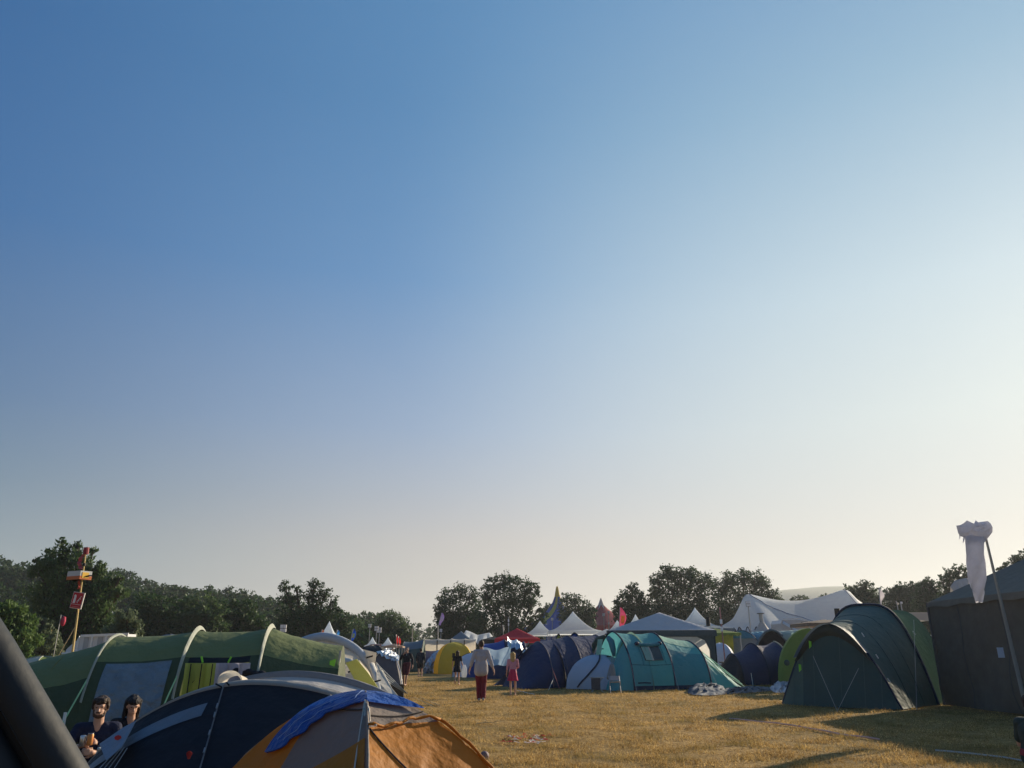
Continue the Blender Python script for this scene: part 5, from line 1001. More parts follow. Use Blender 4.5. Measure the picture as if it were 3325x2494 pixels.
def skip():
    Y = 27; x0, x1 = WX(206, Y), WX(407, Y); zt = HZ(2059, Y); zb = HZ(2122, Y); T = Thing('site_unit', 'white ribbed plastic cabin roof rising behind the green tent', 'cabin', (x0, Y, 0)); o = V3
    W = mat('unit_white', (.62, .63, .66), .5, var=.06)
    sh = [o(x0+.02, Y, zb-.5), o(x1, Y, zb-.5), o(x1, Y, zt), o(x0+.55, Y, zt-.06), o(x0+.28, Y, zt-.28), o(x0+.08, Y, zb+.12)]
    T.part('roof_body', MB().slab(sh, (0, .6, 0)), W); T.part('roof_rim', MB().slab([o(x0+.5, Y-.05, zt-.10), o(x1+.03, Y-.05, zt-.03), o(x1+.03, Y-.05, zt+.04), o(x0+.5, Y-.05, zt-.02)], (0, .04, 0)), WHITE)
    for k in range(4): x = x0+.42+.46*k; T.part('rib', MB().slab([o(x, Y-.06, zb-.4), o(x+.045, Y-.06, zb-.4), o(x+.045, Y-.06, zt-.06), o(x, Y-.06, zt-.07-.1*(k == 0))], (0, .05, 0)), WHITE)
    for k in range(3): x = x0+.62+.46*k; T.part('panel', MB().slab([o(x, Y-.02, zb-.3), o(x+.16, Y-.02, zb-.3), o(x+.16, Y-.02, zt-.1), o(x, Y-.02, zt-.1)], (0, .015, 0)), mat('unit_grey', (.36, .38, .42), .5))
    T.part('lower_body', MB().box(((x0+x1)/2, Y+.32, (zb-.5)/2), (x1-x0-.1, .55, zb-.5)), mat('unit_dark', (.10, .11, .12), .6)); T.part('base_rim', MB().slab([o(x0-.03, Y-.04, zb-.02), o(x0+.75, Y-.04, zb+.04), o(x0+.75, Y-.04, zb+.09), o(x0-.03, Y-.04, zb+.03)], (0, .03, 0)), WHITE)
skip()
dome('dome_tent', 'small cream and lime dome tent peeking over the green tent at far left', (WX(108, 25), 25.6, 0), 1.25, HZ(2133, 25), 4, FB['cream'], .3, .1, cols=[FB['lime_fly'], FB['cream'], FB['cream'], FB['lime_fly']], poles=FB['hoop_pale'])
dome('dome_tent', 'dark blue-grey dome top just behind the green tent ridge', (WX(520, 40), 41, 0), 1.6, HZ(2058, 40), 4, FB['slate'], .3, .1)
def mast(label, px, py0, py1, Y, n=2, group='floodlight clusters on thin masts'):
    T = Thing('floodlight_mast', label, 'floodlight mast', (WX(px, Y), Y, 0), group); c = at(px, (py0+py1)/2, Y); h = (HZ(py0, Y)-HZ(py1, Y)); wd = h*.8
    T.part('pole', MB().tube([V3(c.x, Y, 0), V3(c.x, Y, c.z)], .05, 6), METAL)
    for i in (-1, 1):
        for k in range(n): T.part('lamp_head', MB().box((c.x+i*wd*.27, Y-.12, c.z+h*(.5-(k+.5)/n)), (wd*.46, .12, h/n*.86)), mat('lamp_glass', (.80, .80, .82), .3))
    T.part('lamp_frame', MB().box((c.x, Y-.02, c.z), (wd*1.05, .06, h)), BLACK)
for a in (('white double floodlight mast just above the green tent right hoop', 921, 2028, 2053, 70), ('floodlight mast left of the pair above the red and white sign', 1201, 2026, 2038, 92), ('taller mast of the pair left of the red feather flags', 1223, 2033, 2049, 88), ('shorter floodlight mast right beside the taller one of the pair', 1232, 2037, 2055, 94), ('floodlight cluster in front of the blue big top', 1793, 2006, 2015, 120), ('left floodlight cluster in front of the maroon big top', 1960, 1992, 2001, 120), ('upper right floodlight cluster in front of the maroon big top', 1976, 1984, 1992, 124), ('low floodlight cluster at the foot of the maroon big top', 1976, 2021, 2027, 122), ('floodlight cluster in front of the left marquee peak', 2429, 1952, 1970, 66), ('floodlight cluster beside the purple flag at the lane end', 1432, 2042, 2052, 100), ('small white lamp cluster above the dark green tent', 2925, 1954, 1961, 70)): mast(*a)
def feather(label, px, py0, py1, w, Y, m, lean=0, base=None, m2=None, name='feather_flag'):
    T = Thing(name, label, 'flag', (WX(px, Y), Y, 0)); rows = []
    for k in range(13):
        t = k/12; a = at(px+lean*(1-t), py0+(py1-py0)*t, Y); ww = w*Y/2646*math.sin(min(1, .12+t*1.1)*2.6); rows.append([a, a+V3(ww*.5, .05*math.sin(t*8), 0), a+V3(ww, .09*math.sin(t*8+1), -.02)])
    T.part('banner', MB().grid(rows), m, None, True); a = at(px+lean, py0, Y); b = at(px, py1, Y); T.part('pole', MB().tube([V3(b.x, Y, 0), b, a], .03, 5), METAL)
    if m2: i = 6; T.part('emblem', MB().grid([[r[0]*.8+r[2]*.2+V3(0, -.03, 0), r[0]*.2+r[2]*.8+V3(0, -.03, 0)] for r in rows[4:9]]), m2)
fl = lambda n, c: fab('flag_'+n, c, .4)
feather('orange feather flag in front of the tall white pagoda', 1040, 2044, 2068, 9, 38, fl('orange', (.80, .20, .05)), 6)
feather('light blue flag right of the tall white pagoda peak', 1092, 2045, 2070, 10, 46, fl('sky', (.05, .25, .65)), 3)
feather('royal blue feather flag with pale yellow emblem near the cream tent', 1138, 2042, 2086, 13, 46, fl('royal', (.02, .08, .45)), 9, m2=fl('lemon', (.65, .70, .25)))
feather('left red feather flag at the end of the left tents', 1288, 2060, 2098, 7, 62, fl('red', (.60, .04, .04)), -2)
feather('right red feather flag overlapping its taller neighbour', 1296, 2066, 2098, 8, 63, fl('red', (.60, .04, .04)), -3)
feather('purple and white flag on a tall pole beside the left oak crown', 1424, 1990, 2030, 13, 80, fl('purple', (.22, .16, .42)), 10, m2=fl('whiteish', (.6, .6, .65)))
feather('pink flag with orange and yellow patches left of the grey gazebo', 2010, 1973, 2050, 22, 66, fl('pink', (.62, .08, .18)), 3, m2=fl('saffron', (.80, .45, .08)))
feather('narrow white feather flag above the dark green tent', 2858, 1908, 1962, 14, 50, fl('white', (.66, .62, .68)), -4)
feather('tiny black and white flag right of the white feather flag', 2914, 1951, 1968, 7, 56, fl('bw', (.3, .3, .3)), -5)
feather('tiny dark and white pennant left of the red gazebo', 1634, 2029, 2052, 5, 90, fl('bw', (.3, .3, .3)), -2)
feather('small grey-green parasol-like flag behind the dark green tent hoop', 2838, 1960, 1970, 9, 62, fl('sage', (.3, .4, .38)), -3)
def pole(label, px, py, Y, r=.05, m=METAL, lean=0, bits=()):
    T = Thing('pole', label, 'pole', (WX(px, Y), Y, 0)); a = at(px+lean, py, Y); T.part('shaft', MB().tube([V3(WX(px, Y), Y, 0), a], r, 6), m)
    for t in bits: c = V3(WX(px, Y), Y, 0).lerp(a, t); T.part('band', MB().tube([c-V3(0, 0, .12), c+V3(0, 0, .12)], r*2, 6), WHITE)
pole('thin pale pole standing against the far wood above the lane', 1339, 2041, 90, .07, mat('pole_tan', (.5, .45, .36)))
pole('tall flag pole at the left foot of the left oak crown', 1422, 2030, 82, .08, mat('pole_tan', (.5, .45, .36)))
pole('thin white banded pole in front of the largest oak', 1653, 2004, 80, .04, METAL, -2, (.93, .85))
pole('slanting red and white striped pole right of the grey gazebo', 2352, 1972, 44, .035, mat('candy_pole', (.45, .22, .2), .6, var=.8, vscale=4), -15, (.8, .7))
Y = 66; T = Thing('stall_sign', 'wide red and white stall sign board behind the black dome', 'sign', (WX(1220, Y), Y, 0)); a = at(1203, 2092, Y); b = at(1239, 2092, Y)
sb = T.part('board', MB().box(((a.x+b.x)/2, Y, a.z-.1), (b.x-a.x, .06, .26)), mat('sign_white', (.70, .66, .62), .5))
for k in range(6): T.part('lettering', MB().box((a.x+.1+(b.x-a.x-.2)*k/5, Y-.04, a.z-.1+.02*(k % 2)), (.08, .02, .14)), mat('sign_red', (.45, .015, .025), .4), sb)
for x in (a.x, b.x): T.part('post', MB().tube([V3(x, Y+.05, 0), V3(x, Y+.05, a.z)], .03, 6), METAL)
# ------------------------------------------------------------------ people
SKIN = mat('skin', (.52, .31, .22), .55, var=.06); SKIN2 = mat('skin_shade', (.40, .24, .175), .55, var=.06)
STAND = dict(pelvis=(0, 0, .96), chest=(0, .01, 1.28), neck=(0, 0, 1.46), head=(0, .02, 1.62), shL=(-.185, 0, 1.41), shR=(.185, 0, 1.41), elL=(-.25, -.02, 1.14), elR=(.25, -.02, 1.14),
             wrL=(-.28, .06, .89), wrR=(.28, .06, .89), hiL=(-.095, 0, .93), hiR=(.095, 0, .93), knL=(-.10, .03, .50), knR=(.10, .03, .50), anL=(-.10, 0, .085), anR=(.10, 0, .085), toL=(-.12, .17, .035), toR=(.12, .17, .035))
def hand(mb, w, d, n, curl=.5, s=1., th=1):
    d = d.normalized(); n = (n-d*n.dot(d)).normalized(); sd = d.cross(n)
    mb.capsule(w, w+d*.045*s, .024*s, .030*s, 8)
    for k in range(-1, 2): mb.capsule(w+d*.02*s+sd*.014*k*s, w+d*.082*s+sd*.022*k*s, .014*s, .013*s, 8)
    for k in range(4):
        p = w+d*.085*s+sd*(k-1.5)*.019*s; L = (.040, .045, .043, .034)[k]; a = curl*(.9+.1*k)
        for j, f in enumerate((1, .65, .5)):
            ang = a*(j+.6); v = d*math.cos(ang)+n*math.sin(ang); q = p+v*L*f*s; mb.capsule(p, q, (.0105-.001*j)*s, (.0098-.001*j)*s, 7); p = q
    p = w+d*.03*s+sd*.028*th*s; q = p+(d*.6+sd*.6*th+n*.5).normalized()*.038*s; r = q+(d*.8+sd*.15*th+n*.6).normalized()*.032*s
    mb.capsule(p, q, .013*s, .0115*s, 7); mb.capsule(q, r, .0115*s, .0095*s, 7)
def person(label, loc, yaw, H=1.75, J={}, wear=(), hair=None, skin=SKIN, vox=.011, curl=.45, look=0., nod=0., group=None, slim=1., beard=None, glasses=False, hn=None, hd=None):
    j = {k: V3(*v) for k, v in {**STAND, **J}.items()}; sc = H/1.75; M = Matrix.Translation(V3(*loc)) @ Matrix.Rotation(yaw, 4, 'Z') @ Matrix.Scale(sc, 4)
    T = Thing('person', label, 'person', loc, group); fin = lambda mb, v=vox, it=3: (lambda me: (me.transform(M), me)[1])(remesh(mb, v, it))
    HR = Matrix.Rotation(look, 3, 'Z') @ Matrix.Rotation(-nod, 3, 'X'); hd_c = j['head']; hp = lambda x, y, z: hd_c+HR @ V3(x, y, z)
    def torso(mb, e=0., waist=True, lo=None):
        p, c, n = j['pelvis'], j['chest'], j['neck']; sx = (j['shR']-j['shL']).normalized(); hx = (j['hiR']-j['hiL']).normalized()
        for s in (-1, 1):
            mb.capsule(p+hx*.065*s, p.lerp(c, .5)+sx*.05*s, .105*slim+e, .092*slim+e); mb.capsule(p.lerp(c, .4)+sx*.045*s, c+sx*.068*s, .092*slim+e, .105*slim+e)
            mb.capsule(c+sx*.06*s, c.lerp(n, .6)+sx*.075*s, .10*slim+e, .062*slim+e)
        mb.capsule(j['shL'], j['shR'], .052*slim+e, .052*slim+e)
    def limb(mb, a, b, r1, r2, e=0., t0=0., t1=1.): A, B = j[a], j[b]; mb.capsule(A.lerp(B, t0), A.lerp(B, t1), r1+(r2-r1)*t0+e, r1+(r2-r1)*t1+e)
    b = MB(); torso(b); b.capsule(j['neck']-V3(0, 0, .06), hp(0, -.01, -.06), .060*slim, .054*slim)
    b.ell(hd_c+HR @ V3(0, -.012, .022), (.074, .094, .094), HR); b.ell(hp(0, .022, -.048), (.056, .066, .070), HR); b.ell(hp(0, .056, -.090), (.030, .026, .022), HR)
    b.capsule(hp(0, .088, .005), hp(0, .106, -.028), .008, .014, 8); b.capsule(hp(-.02, .088, -.062), hp(.02, .088, -.062), .008, .008, 6); b.capsule(hp(-.035, .082, .022), hp(.035, .082, .022), .012, .012, 6)
    for s in (-1, 1): b.ell(hp(s*.076, -.005, -.01), (.012, .022, .032), HR, 8, 6)
    for s, q in ((-1, 'L'), (1, 'R')):
        limb(b, 'sh'+q, 'el'+q, .047*slim, .037*slim); limb(b, 'el'+q, 'wr'+q, .038*slim, .025*slim); b.capsule(j['el'+q].lerp(j['wr'+q], .12), j['el'+q].lerp(j['wr'+q], .45), .040*slim, .034*slim)
        limb(b, 'hi'+q, 'kn'+q, .088*slim, .056*slim); limb(b, 'kn'+q, 'an'+q, .054*slim, .036*slim); bk = (j['kn'+q]-j['an'+q]).cross(V3(1, 0, 0)).normalized()*.014
        b.capsule(j['kn'+q].lerp(j['an'+q], .15)+bk, j['kn'+q].lerp(j['an'+q], .5)+bk, .056*slim, .046*slim)
        fw = (j['to'+q]-j['an'+q]); b.capsule(j['an'+q]-fw*.28-V3(0, 0, .03), j['to'+q], .036, .030)
        dd = (hd or {}).get(q) or (j['wr'+q]-j['el'+q]); nn = (hn or {}).get(q) or V3(-s, .15, 0); hand(b, j['wr'+q], V3(*dd), V3(*nn), curl, 1.05, 1 if V3(*dd).cross(V3(*nn)).dot(V3(0, 1, 0)) > 0 else -1)
    T.part('body', fin(b), skin)
    eye = mat('eye_dark', (.02, .015, .012), .3)
    if vox < .0095:
        for s in (-1, 1): mb = MB(); mb.ell(hp(s*.031, .083, .008), (.009, .006, .0045), HR, 8, 6); me = mesh_of(mb, 'eye'); me.transform(M); T.part('eye', me, eye)
    for w_ in wear:
        kind, m = w_[0], w_[1]; o = w_[2] if len(w_) > 2 else {}; g = MB(); e = o.get('e', .018)
        if kind in ('shirt', 'top'):
            torso(g, e); ln = o.get('sleeve', .55)
            if o.get('long'): p = j['pelvis']; g.capsule(p-V3(.07, 0, o['long']), p+V3(-.07, 0, .1), .128*slim+e, .112+e); g.capsule(p-V3(-.07, 0, o['long']), p+V3(.07, 0, .1), .128*slim+e, .112+e)
            for q in 'LR':
                if ln > 0: limb(g, 'sh'+q, 'el'+q, .050*slim, .042*slim, e, 0, min(1, ln))
                if ln > 1: limb(g, 'el'+q, 'wr'+q, .042*slim, .030*slim, e, 0, ln-1)
            if o.get('neck', 1): g.capsule(j['neck']-V3(0, 0, .07), j['neck']-V3(0, 0, .01), .085*slim, .062*slim)
        elif kind in ('trousers', 'shorts'):
            L = o.get('len', 1.94 if kind == 'trousers' else .72); p = j['pelvis']; hx = (j['hiR']-j['hiL']).normalized()
            g.capsule(p-hx*.065+V3(0, 0, .04), p+hx*.065+V3(0, 0, .02), .106*slim+e, .106*slim+e)
            for q in 'LR':
                limb(g, 'hi'+q, 'kn'+q, .092*slim, .066*slim, e, 0, min(1, L))
                if L > 1: limb(g, 'kn'+q, 'an'+q, .066*slim, .060*slim, e, 0, min(1, L-1))
        elif kind == 'skirt':
            p = j['pelvis']; z1 = o.get('z', .62); mb = MB(); rows = []
            for i in range(9):
                t = i/8; rows.append([V3(p.x+(.155+.10*t)*slim*math.cos(a)*(1+.07*t*math.sin(7*a)), p.y-.01+(.12+.11*t)*slim*math.sin(a)*(1+.07*t*math.sin(7*a)), p.z+.10+(z1-p.z-.10)*t-.015*math.sin(5*a)*t) for a in np.linspace(0, 2*math.pi, 33)[:-1]])
            mb.grid(rows, True); me = mesh_of(mb, 'skirt'); me.transform(M); T.part('skirt', me, m, None, True); continue
        elif kind == 'shoes':
            for q in 'LR': fw = (j['to'+q]-j['an'+q]); g.capsule(j['an'+q]-fw*.3-V3(0, 0, .035), j['to'+q], .044, .037)
        T.part(o.get('name', kind), fin(g, max(vox, .010), 4), m)
    if hair:
        hm, kind = hair; g = MB()
        g.ell(hp(0, -.036, .044), (.086, .096, .088), HR)
        if kind == 'short': g.ell(hp(0, -.055, -.005), (.080, .062, .075), HR)
        if kind == 'mop':
            for k in range(9): a = 2*math.pi*k/9; g.ell(hp(.06*math.cos(a), .0+.062*math.sin(a), .070+.012*math.sin(3*a)), (.040, .042, .034), HR, 10, 7)
            g.ell(hp(0, -.06, -.01), (.085, .06, .08), HR); g.ell(hp(0, .050, .088), (.066, .036, .026), HR)
            for s in (-1, 1): g.ell(hp(s*.080, .0, .02), (.018, .04, .05), HR)
        if kind in ('bob', 'long'):
            L = -.16 if kind == 'bob' else -.26
            for k in range(7): a = math.pi+math.pi*k/6; g.capsule(hp(.075*math.cos(a), -.02+.062*math.sin(a), .05), hp(.082*math.cos(a), -.03+.065*math.sin(a), L+.04*abs(math.cos(a))*(kind == 'long')), .036, .026)
            g.ell(hp(0, -.07, -.03), (.075, .05, .11), HR)
            if kind == 'bob': g.ell(hp(0, .018, .066), (.078, .082, .055), HR)
        T.part('hair', fin(g, .011, 2), hm)
    if beard:
        g = MB(); g.ell(hp(0, .030, -.080), (.058, .056, .042), HR)
        for s in (-1, 1): g.capsule(hp(s*.060, .015, -.03), hp(s*.045, .05, -.085), .016, .02)
        g.capsule(hp(-.025, .090, -.048), hp(.025, .090, -.048), .009, .009, 6); T.part('beard', fin(g, .009, 2), beard)
    if glasses:
        for s in (-1, 1):
            mb = MB(); mb.tube([hp(s*.033+.026*math.cos(a), .105, .010+.017*math.sin(a)) for a in np.linspace(0, 2*math.pi, 13)], .002, 5); me = mesh_of(mb, 'g'); me.transform(M); gl = T.part('glasses', me, BLACK)
    T.M = M; T.j = j; return T
def ground_at(px, py): Yg = 4200/(py-2115); return V3(WX(px, Yg), Yg, float(gh(WX(px, Yg), Yg)))
HB = lambda n, c: mat('hair_'+n, c, .6, bump=.6, bscale=30)
BRN, BLK, BLD = HB('brown', (.045, .028, .020)), HB('black', (.014, .010, .011)), HB('blonde', (.48, .32, .12))
cl = lambda n, c, t=.05: fab('cloth_'+n, c, t, .8, .4, 14)
walk = dict(knL=(-.10, .10, .51), anL=(-.09, .14, .10), toL=(-.10, .30, .05), knR=(.10, -.02, .50), anR=(.09, -.17, .12), toR=(.10, -.03, .04), wrL=(-.30, -.06, .90), elL=(-.25, -.05, 1.14), wrR=(.30, .10, .91))
person('tall man walking away in light grey shirt and dark red trousers', ground_at(1563, 2274), R(4), 1.86, {**walk, 'elL': (-.27, -.04, 1.16), 'wrL': (-.34, .04, .92), 'elR': (.28, -.06, 1.15), 'wrR': (.37, -.03, .91), 'knR': (.09, .03, .51), 'anR': (.07, -.10, .10), 'toR': (.08, .06, .04), 'knL': (-.07, .05, .5), 'anL': (-.05, .03, .085), 'toL': (-.05, .19, .04)},
       [('trousers', cl('dark_red', (.16, .012, .025)), {'e': .014}), ('shirt', cl('light_grey', (.42, .41, .44), .15), {'sleeve': 1.6, 'e': .018, 'long': .12}), ('shoes', cl('pale_shoe', (.35, .33, .32)))], (BRN, 'short'), skin=SKIN)
person('blonde woman walking away in pink top and raspberry skirt', ground_at(1665, 2256), R(0), 1.52, {'anL': (-.09, -.03, .09), 'knR': (.10, .04, .50), 'anR': (.10, .05, .085), 'toR': (.11, .2, .035), 'elL': (-.23, -.02, 1.14), 'wrL': (-.26, .04, .90), 'elR': (.23, .06, 1.15), 'wrR': (.17, .28, 1.08)},
       [('skirt', cl('raspberry', (.48, .03, .10), .2), {'z': .62}), ('top', cl('pink', (.62, .30, .38), .15), {'sleeve': 1.3, 'e': .012})], (BLD, 'long'), slim=.86)
person('short-haired woman in black top and dark shorts carrying a clear bag', ground_at(1486, 2222), R(-6), 1.56, {'knL': (-.09, .02, .50), 'anL': (-.07, -.20, .22), 'toL': (-.07, -.16, .06), 'knR': (.09, .02, .5), 'wrR': (.33, .04, .90), 'elR': (.25, -.02, 1.12)},
       [('skirt', cl('black', (.015, .015, .02)), {'z': .66}), ('top', cl('black', (.015, .015, .02)), {'sleeve': .6, 'e': .014})], (BRN, 'bob'), slim=.88)
person('bystander in open dark jacket and maroon shorts with hand at the face', ground_at(1322, 2224), R(172), 1.72, {'elR': (.30, .05, 1.20), 'wrR': (.12, .14, 1.44), 'elL': (-.28, -.04, 1.16), 'wrL': (-.30, .0, .92), 'anL': (-.02, .10, .09), 'toL': (-.02, .25, .04), 'knL': (-.05, .08, .5)},
       [('shorts', cl('maroon', (.14, .035, .045)), {'len': .85, 'e': .028}), ('shirt', cl('sage_tee', (.22, .28, .27)), {'sleeve': 0, 'e': .015, 'name': 't_shirt'}), ('shirt', cl('dark_jacket', (.02, .022, .03)), {'sleeve': 1.7, 'e': .018, 'neck': 0, 'name': 'jacket'})], (BRN, 'short'), hn={'R': (0, -1, 0)})
person('bystander in dark hooded jacket and black shorts facing away', ground_at(1367, 2197), R(10), 1.72, {'wrL': (-.24, .12, .98), 'wrR': (.24, .12, .98)},
       [('shorts', cl('black', (.015, .015, .02)), {'len': .75, 'e': .026}), ('shirt', cl('dark_hoodie', (.022, .028, .04)), {'sleeve': 1.9, 'e': .03, 'long': .06, 'name': 'jacket'})], (BLK, 'short'))
person('bystander in tan top with dark bag behind the grey foil-topped tent', V3(WX(1274, 52), 52, 0), R(170), 1.70, {'elR': (.30, .02, 1.16), 'wrR': (.2, .22, 1.1)}, [('trousers', cl('olive', (.05, .05, .04))), ('shirt', cl('tan', (.30, .24, .18)), {'sleeve': .6})], (BRN, 'short'), vox=.014)
person('bystander in olive jacket bending next to the lane behind the foil', V3(WX(1287, 50), 50, 0), R(120), 1.70, {'chest': (0, .12, 1.22), 'neck': (0, .24, 1.36), 'head': (0, .32, 1.48), 'shL': (-.18, .2, 1.32), 'shR': (.18, .2, 1.32), 'elL': (-.24, .3, 1.08), 'elR': (.24, .3, 1.08), 'wrL': (-.2, .45, .92), 'wrR': (.2, .45, .92)}, [('trousers', cl('charcoal', (.03, .03, .035))), ('shirt', cl('olive_top', (.11, .10, .075)), {'sleeve': 1.6})], (BRN, 'short'), vox=.014)
person('distant person in black by the white pagoda left of the olive jacket', V3(WX(1252, 60), 60, 0), R(20), 1.72, {}, [('trousers', cl('black', (.015, .015, .02))), ('shirt', cl('black', (.015, .015, .02)), {'sleeve': .6})], (BLK, 'short'), vox=.014)
# seated pair
SEAT = dict(pelvis=(0, 0, .20), chest=(0, .04, .50), neck=(0, .07, .655), head=(0, .11, .83), shL=(-.19, .05, .60), shR=(.19, .05, .60), hiL=(-.10, .06, .17), hiR=(.10, .06, .17),
            knL=(-.26, .40, .36), knR=(.26, .40, .36), anL=(-.14, .62, .07), anR=(.14, .62, .07), toL=(-.16, .80, .04), toR=(.16, .80, .04))
mp = at(322, 2290, 10.05); X0 = mp.x
man = person('bearded man in navy v-neck t-shirt sitting and holding a drink', V3(X0-.02, 10.15, .01), R(203), 1.80,
    {**SEAT, 'elR': (.30, .16, .38), 'wrR': (.095, .345, .455), 'elL': (-.28, .16, .34), 'wrL': (-.03, .35, .37)},
    [('trousers', cl('black', (.015, .015, .02))), ('shirt', cl('navy_tee', (.012, .017, .045)), {'sleeve': .72, 'e': .020, 'name': 't_shirt', 'neck': 0}), ('shoes', cl('black', (.015, .015, .02)))], (BRN, 'mop'), SKIN, .0082, .95, R(-6), R(4), beard=HB('beard', (.10, .055, .035)), hn={'R': (-.7, -.5, -.1), 'L': (.7, -.4, .1)}, hd={'R': (-.55, .5, .28), 'L': (.5, .5, .1)})
MM = man.M; mk = lambda x, y, z: MM @ V3(x, y, z)
c = mk(.035, .425, .515); T = Thing('drink_can', 'shiny metal can with orange band in the bearded man\'s hands', 'can', c); T.part('can_body', MB().lathe(c, [(.001, -.06), (.031, -.058), (.033, -.05), (.033, .05), (.028, .06), (.001, .058)], 16), mat('can_orange', (.55, .22, .07), .35, metal=.4), None, True)
T.part('can_rim', MB().lathe(c+V3(0, 0, .062), [(.001, -.003), (.029, -.002), (.029, .004), (.024, .004)], 16), METAL, None, True)
c = mk(.11, .40, .50); T = Thing('drink_can', 'second silver can held behind the orange one', 'can', c); T.part('can_body', MB().lathe(c, [(.001, -.06), (.031, -.058), (.032, .05), (.027, .06), (.001, .058)], 16), mat('can_silver', (.55, .58, .62), .3, metal=.8), None, True)
ts = fab('tee_print', (.13, .13, .19), .02)
for k, (x, z) in enumerate(((-.04, .46), (-.07, .44), (-.05, .42), (-.09, .46))): p = mk(x, .185+.004*k, z); man.part('shirt_print', MB().slab([p+V3(-.012, 0, -.006), p+V3(.012, 0, 0), p+V3(.006, 0, .012), p+V3(-.010, 0, .007)], (0, -.004, 0)), ts)
wr = man.j['wrL'].lerp(man.j['elL'], .12); wd_ = (man.j['elL']-man.j['wrL']).normalized(); man.part('wrist_watch', MB().tube([MM @ (wr-wd_*.012), MM @ (wr+wd_*.014)], .036, 12), BLACK)
wom = person('woman with dark bob and glasses in black vest sitting beside the bearded man', V3(at(416, 2290, 10.42).x, 10.55, .10), R(206), 1.64,
    {**SEAT, 'head': (0, .14, .81), 'elR': (.27, .06, .36), 'wrR': (.16, .30, .30), 'elL': (-.25, .10, .36), 'wrL': (-.10, .32, .30)},
    [('trousers', cl('black', (.015, .015, .02))), ('top', cl('black', (.015, .015, .02)), {'sleeve': 0, 'e': .012, 'neck': 0, 'name': 'vest'})], (BLK, 'bob'), SKIN, .0085, .7, R(10), R(20), slim=.9, glasses=True)
for th, o, lb in ((man, X0-.02, 'low black folding stool under the bearded man'), (wom, at(416, 2290, 10.42).x, 'low black folding stool under the woman with glasses')):
    yy = th.o.location.y; T = Thing('folding_stool', lb, 'stool', (o, yy, 0)); T.part('seat', MB().box((o, yy, .105), (.34, .30, .03)), BLACK)
    for s in (-1, 1):
        for q in (-1, 1): T.part('leg', MB().tube([V3(o+.15*s, yy+.13*q, 0), V3(o-.15*s, yy+.13*q, .10)], .009, 6), METAL)
c = at(303, 2455, 9.35); c = V3(c.x, c.y, 0); T = Thing('water_bottle', 'white water bottle with dark strap on the ground by the seated man', 'bottle', c+V3(0, 0, 0)); tl = Matrix.Rotation(R(14), 3, 'Y'); mb = MB(); mb.lathe((0, 0, 0), [(.001, 0), (.034, 0), (.038, .02), (.038, .22), (.022, .27), (.022, .30)], 16)
zb = HZ(2494, 9.35)-.02; T.o.location = c; mb.v = [tuple(tl @ V3(*p)+V3(c.x-.02, c.y, .17)) for p in mb.v]; T.part('bottle_body', mb, mat('bottle_white', (.62, .64, .56), .35), None, True)
mb = MB(); mb.lathe((0, 0, .30), [(.001, .0), (.026, 0), (.026, .035), (.001, .036)], 14); mb.v = [tuple(tl @ V3(*p)+V3(c.x-.02, c.y, .17)) for p in mb.v]; T.part('lid', mb, mat('lid_grey', (.4, .42, .4), .4), None, True)
T.part('strap', MB().tube([tl @ V3(-.04, -.035, .08)+V3(c.x-.02, c.y, .17), tl @ V3(.04, -.035, .22)+V3(c.x-.02, c.y, .17)], .007, 5), BLACK)
T2 = Thing('cool_box', 'dark low box under the white water bottle', 'box', (c.x-.02, c.y+.02, 0)); T2.part('box_body', MB().box((c.x-.02, c.y+.03, .08), (.34, .26, .16)), BLACK); T2.part('lid', MB().box((c.x-.02, c.y+.03, .163), (.36, .28, .012)), FB['dark_grey'])
# person at the lower right corner
rp = at(3352, 2400, 10.9); person('person in dark green t-shirt and red shorts sitting at the right edge', V3(rp.x, 10.9, 0), R(-75), 1.78, {**SEAT, 'wrL': (-.2, .36, .3), 'elL': (-.30, .10, .33), 'wrR': (.2, .36, .3), 'elR': (.30, .10, .33)},
    [('shorts', cl('red', (.30, .03, .05)), {'len': .8, 'e': .02}), ('shirt', cl('bottle_green', (.03, .05, .045)), {'sleeve': .7, 'e': .022, 'name': 't_shirt'})], (BRN, 'short'))
# ------------------------------------------------------------------ props on the field
def tube_pair():
    D = mat('padded_black', (.010, .014, .018), .62, bump=.04, bscale=25, spec=.4)
    Yd = 1.9
    for lb, pts, w in (('thick black padded tube crossing the lower left corner, the upper one', [(-330, 1740), (-120, 1968), (115, 2370), (330, 2740)], .054), ('thick black padded tube in the very lower left corner, the lower one', [(-430, 1980), (-180, 2220), (55, 2640), (160, 2860)], .066)):
        q = [at(x, y, Yd+.05*i) for i, (x, y) in enumerate(pts)]; P = []
        for k in range(31):
            f = k/10; i = min(2, int(f)); P.append(q[i].lerp(q[i+1], f-i))
        P = [P[max(0, k-4)]*.25+P[k]*.5+P[min(30, k+4)]*.25 for k in range(31)]
        e = P[-1]; d = (P[-1]-P[-3]).normalized(); g = e+d*(e.z/max(.2, -d.z))
        T = Thing('padded_tube', lb, 'tent beam', (g.x, g.y, 0)); T.part('sleeve', MB().tube(P+[g], w, 24), D, None, True); T.part('seam', MB().tube([p+V3(-.02, -w*.96, 0) for p in P], .004, 5), BLACK)
tube_pair()
c = ground_at(1577, 2448); single('play_ball', MB().ell((c.x, c.y, c.z+.068), (.068, .068, .068), None, 20, 14), mat('ball_mauve', (.17, .11, .12), .6, bump=.3, bscale=30), 'small mauve-brown ball beside the orange tent on the grass', 'ball', c, smooth=True)
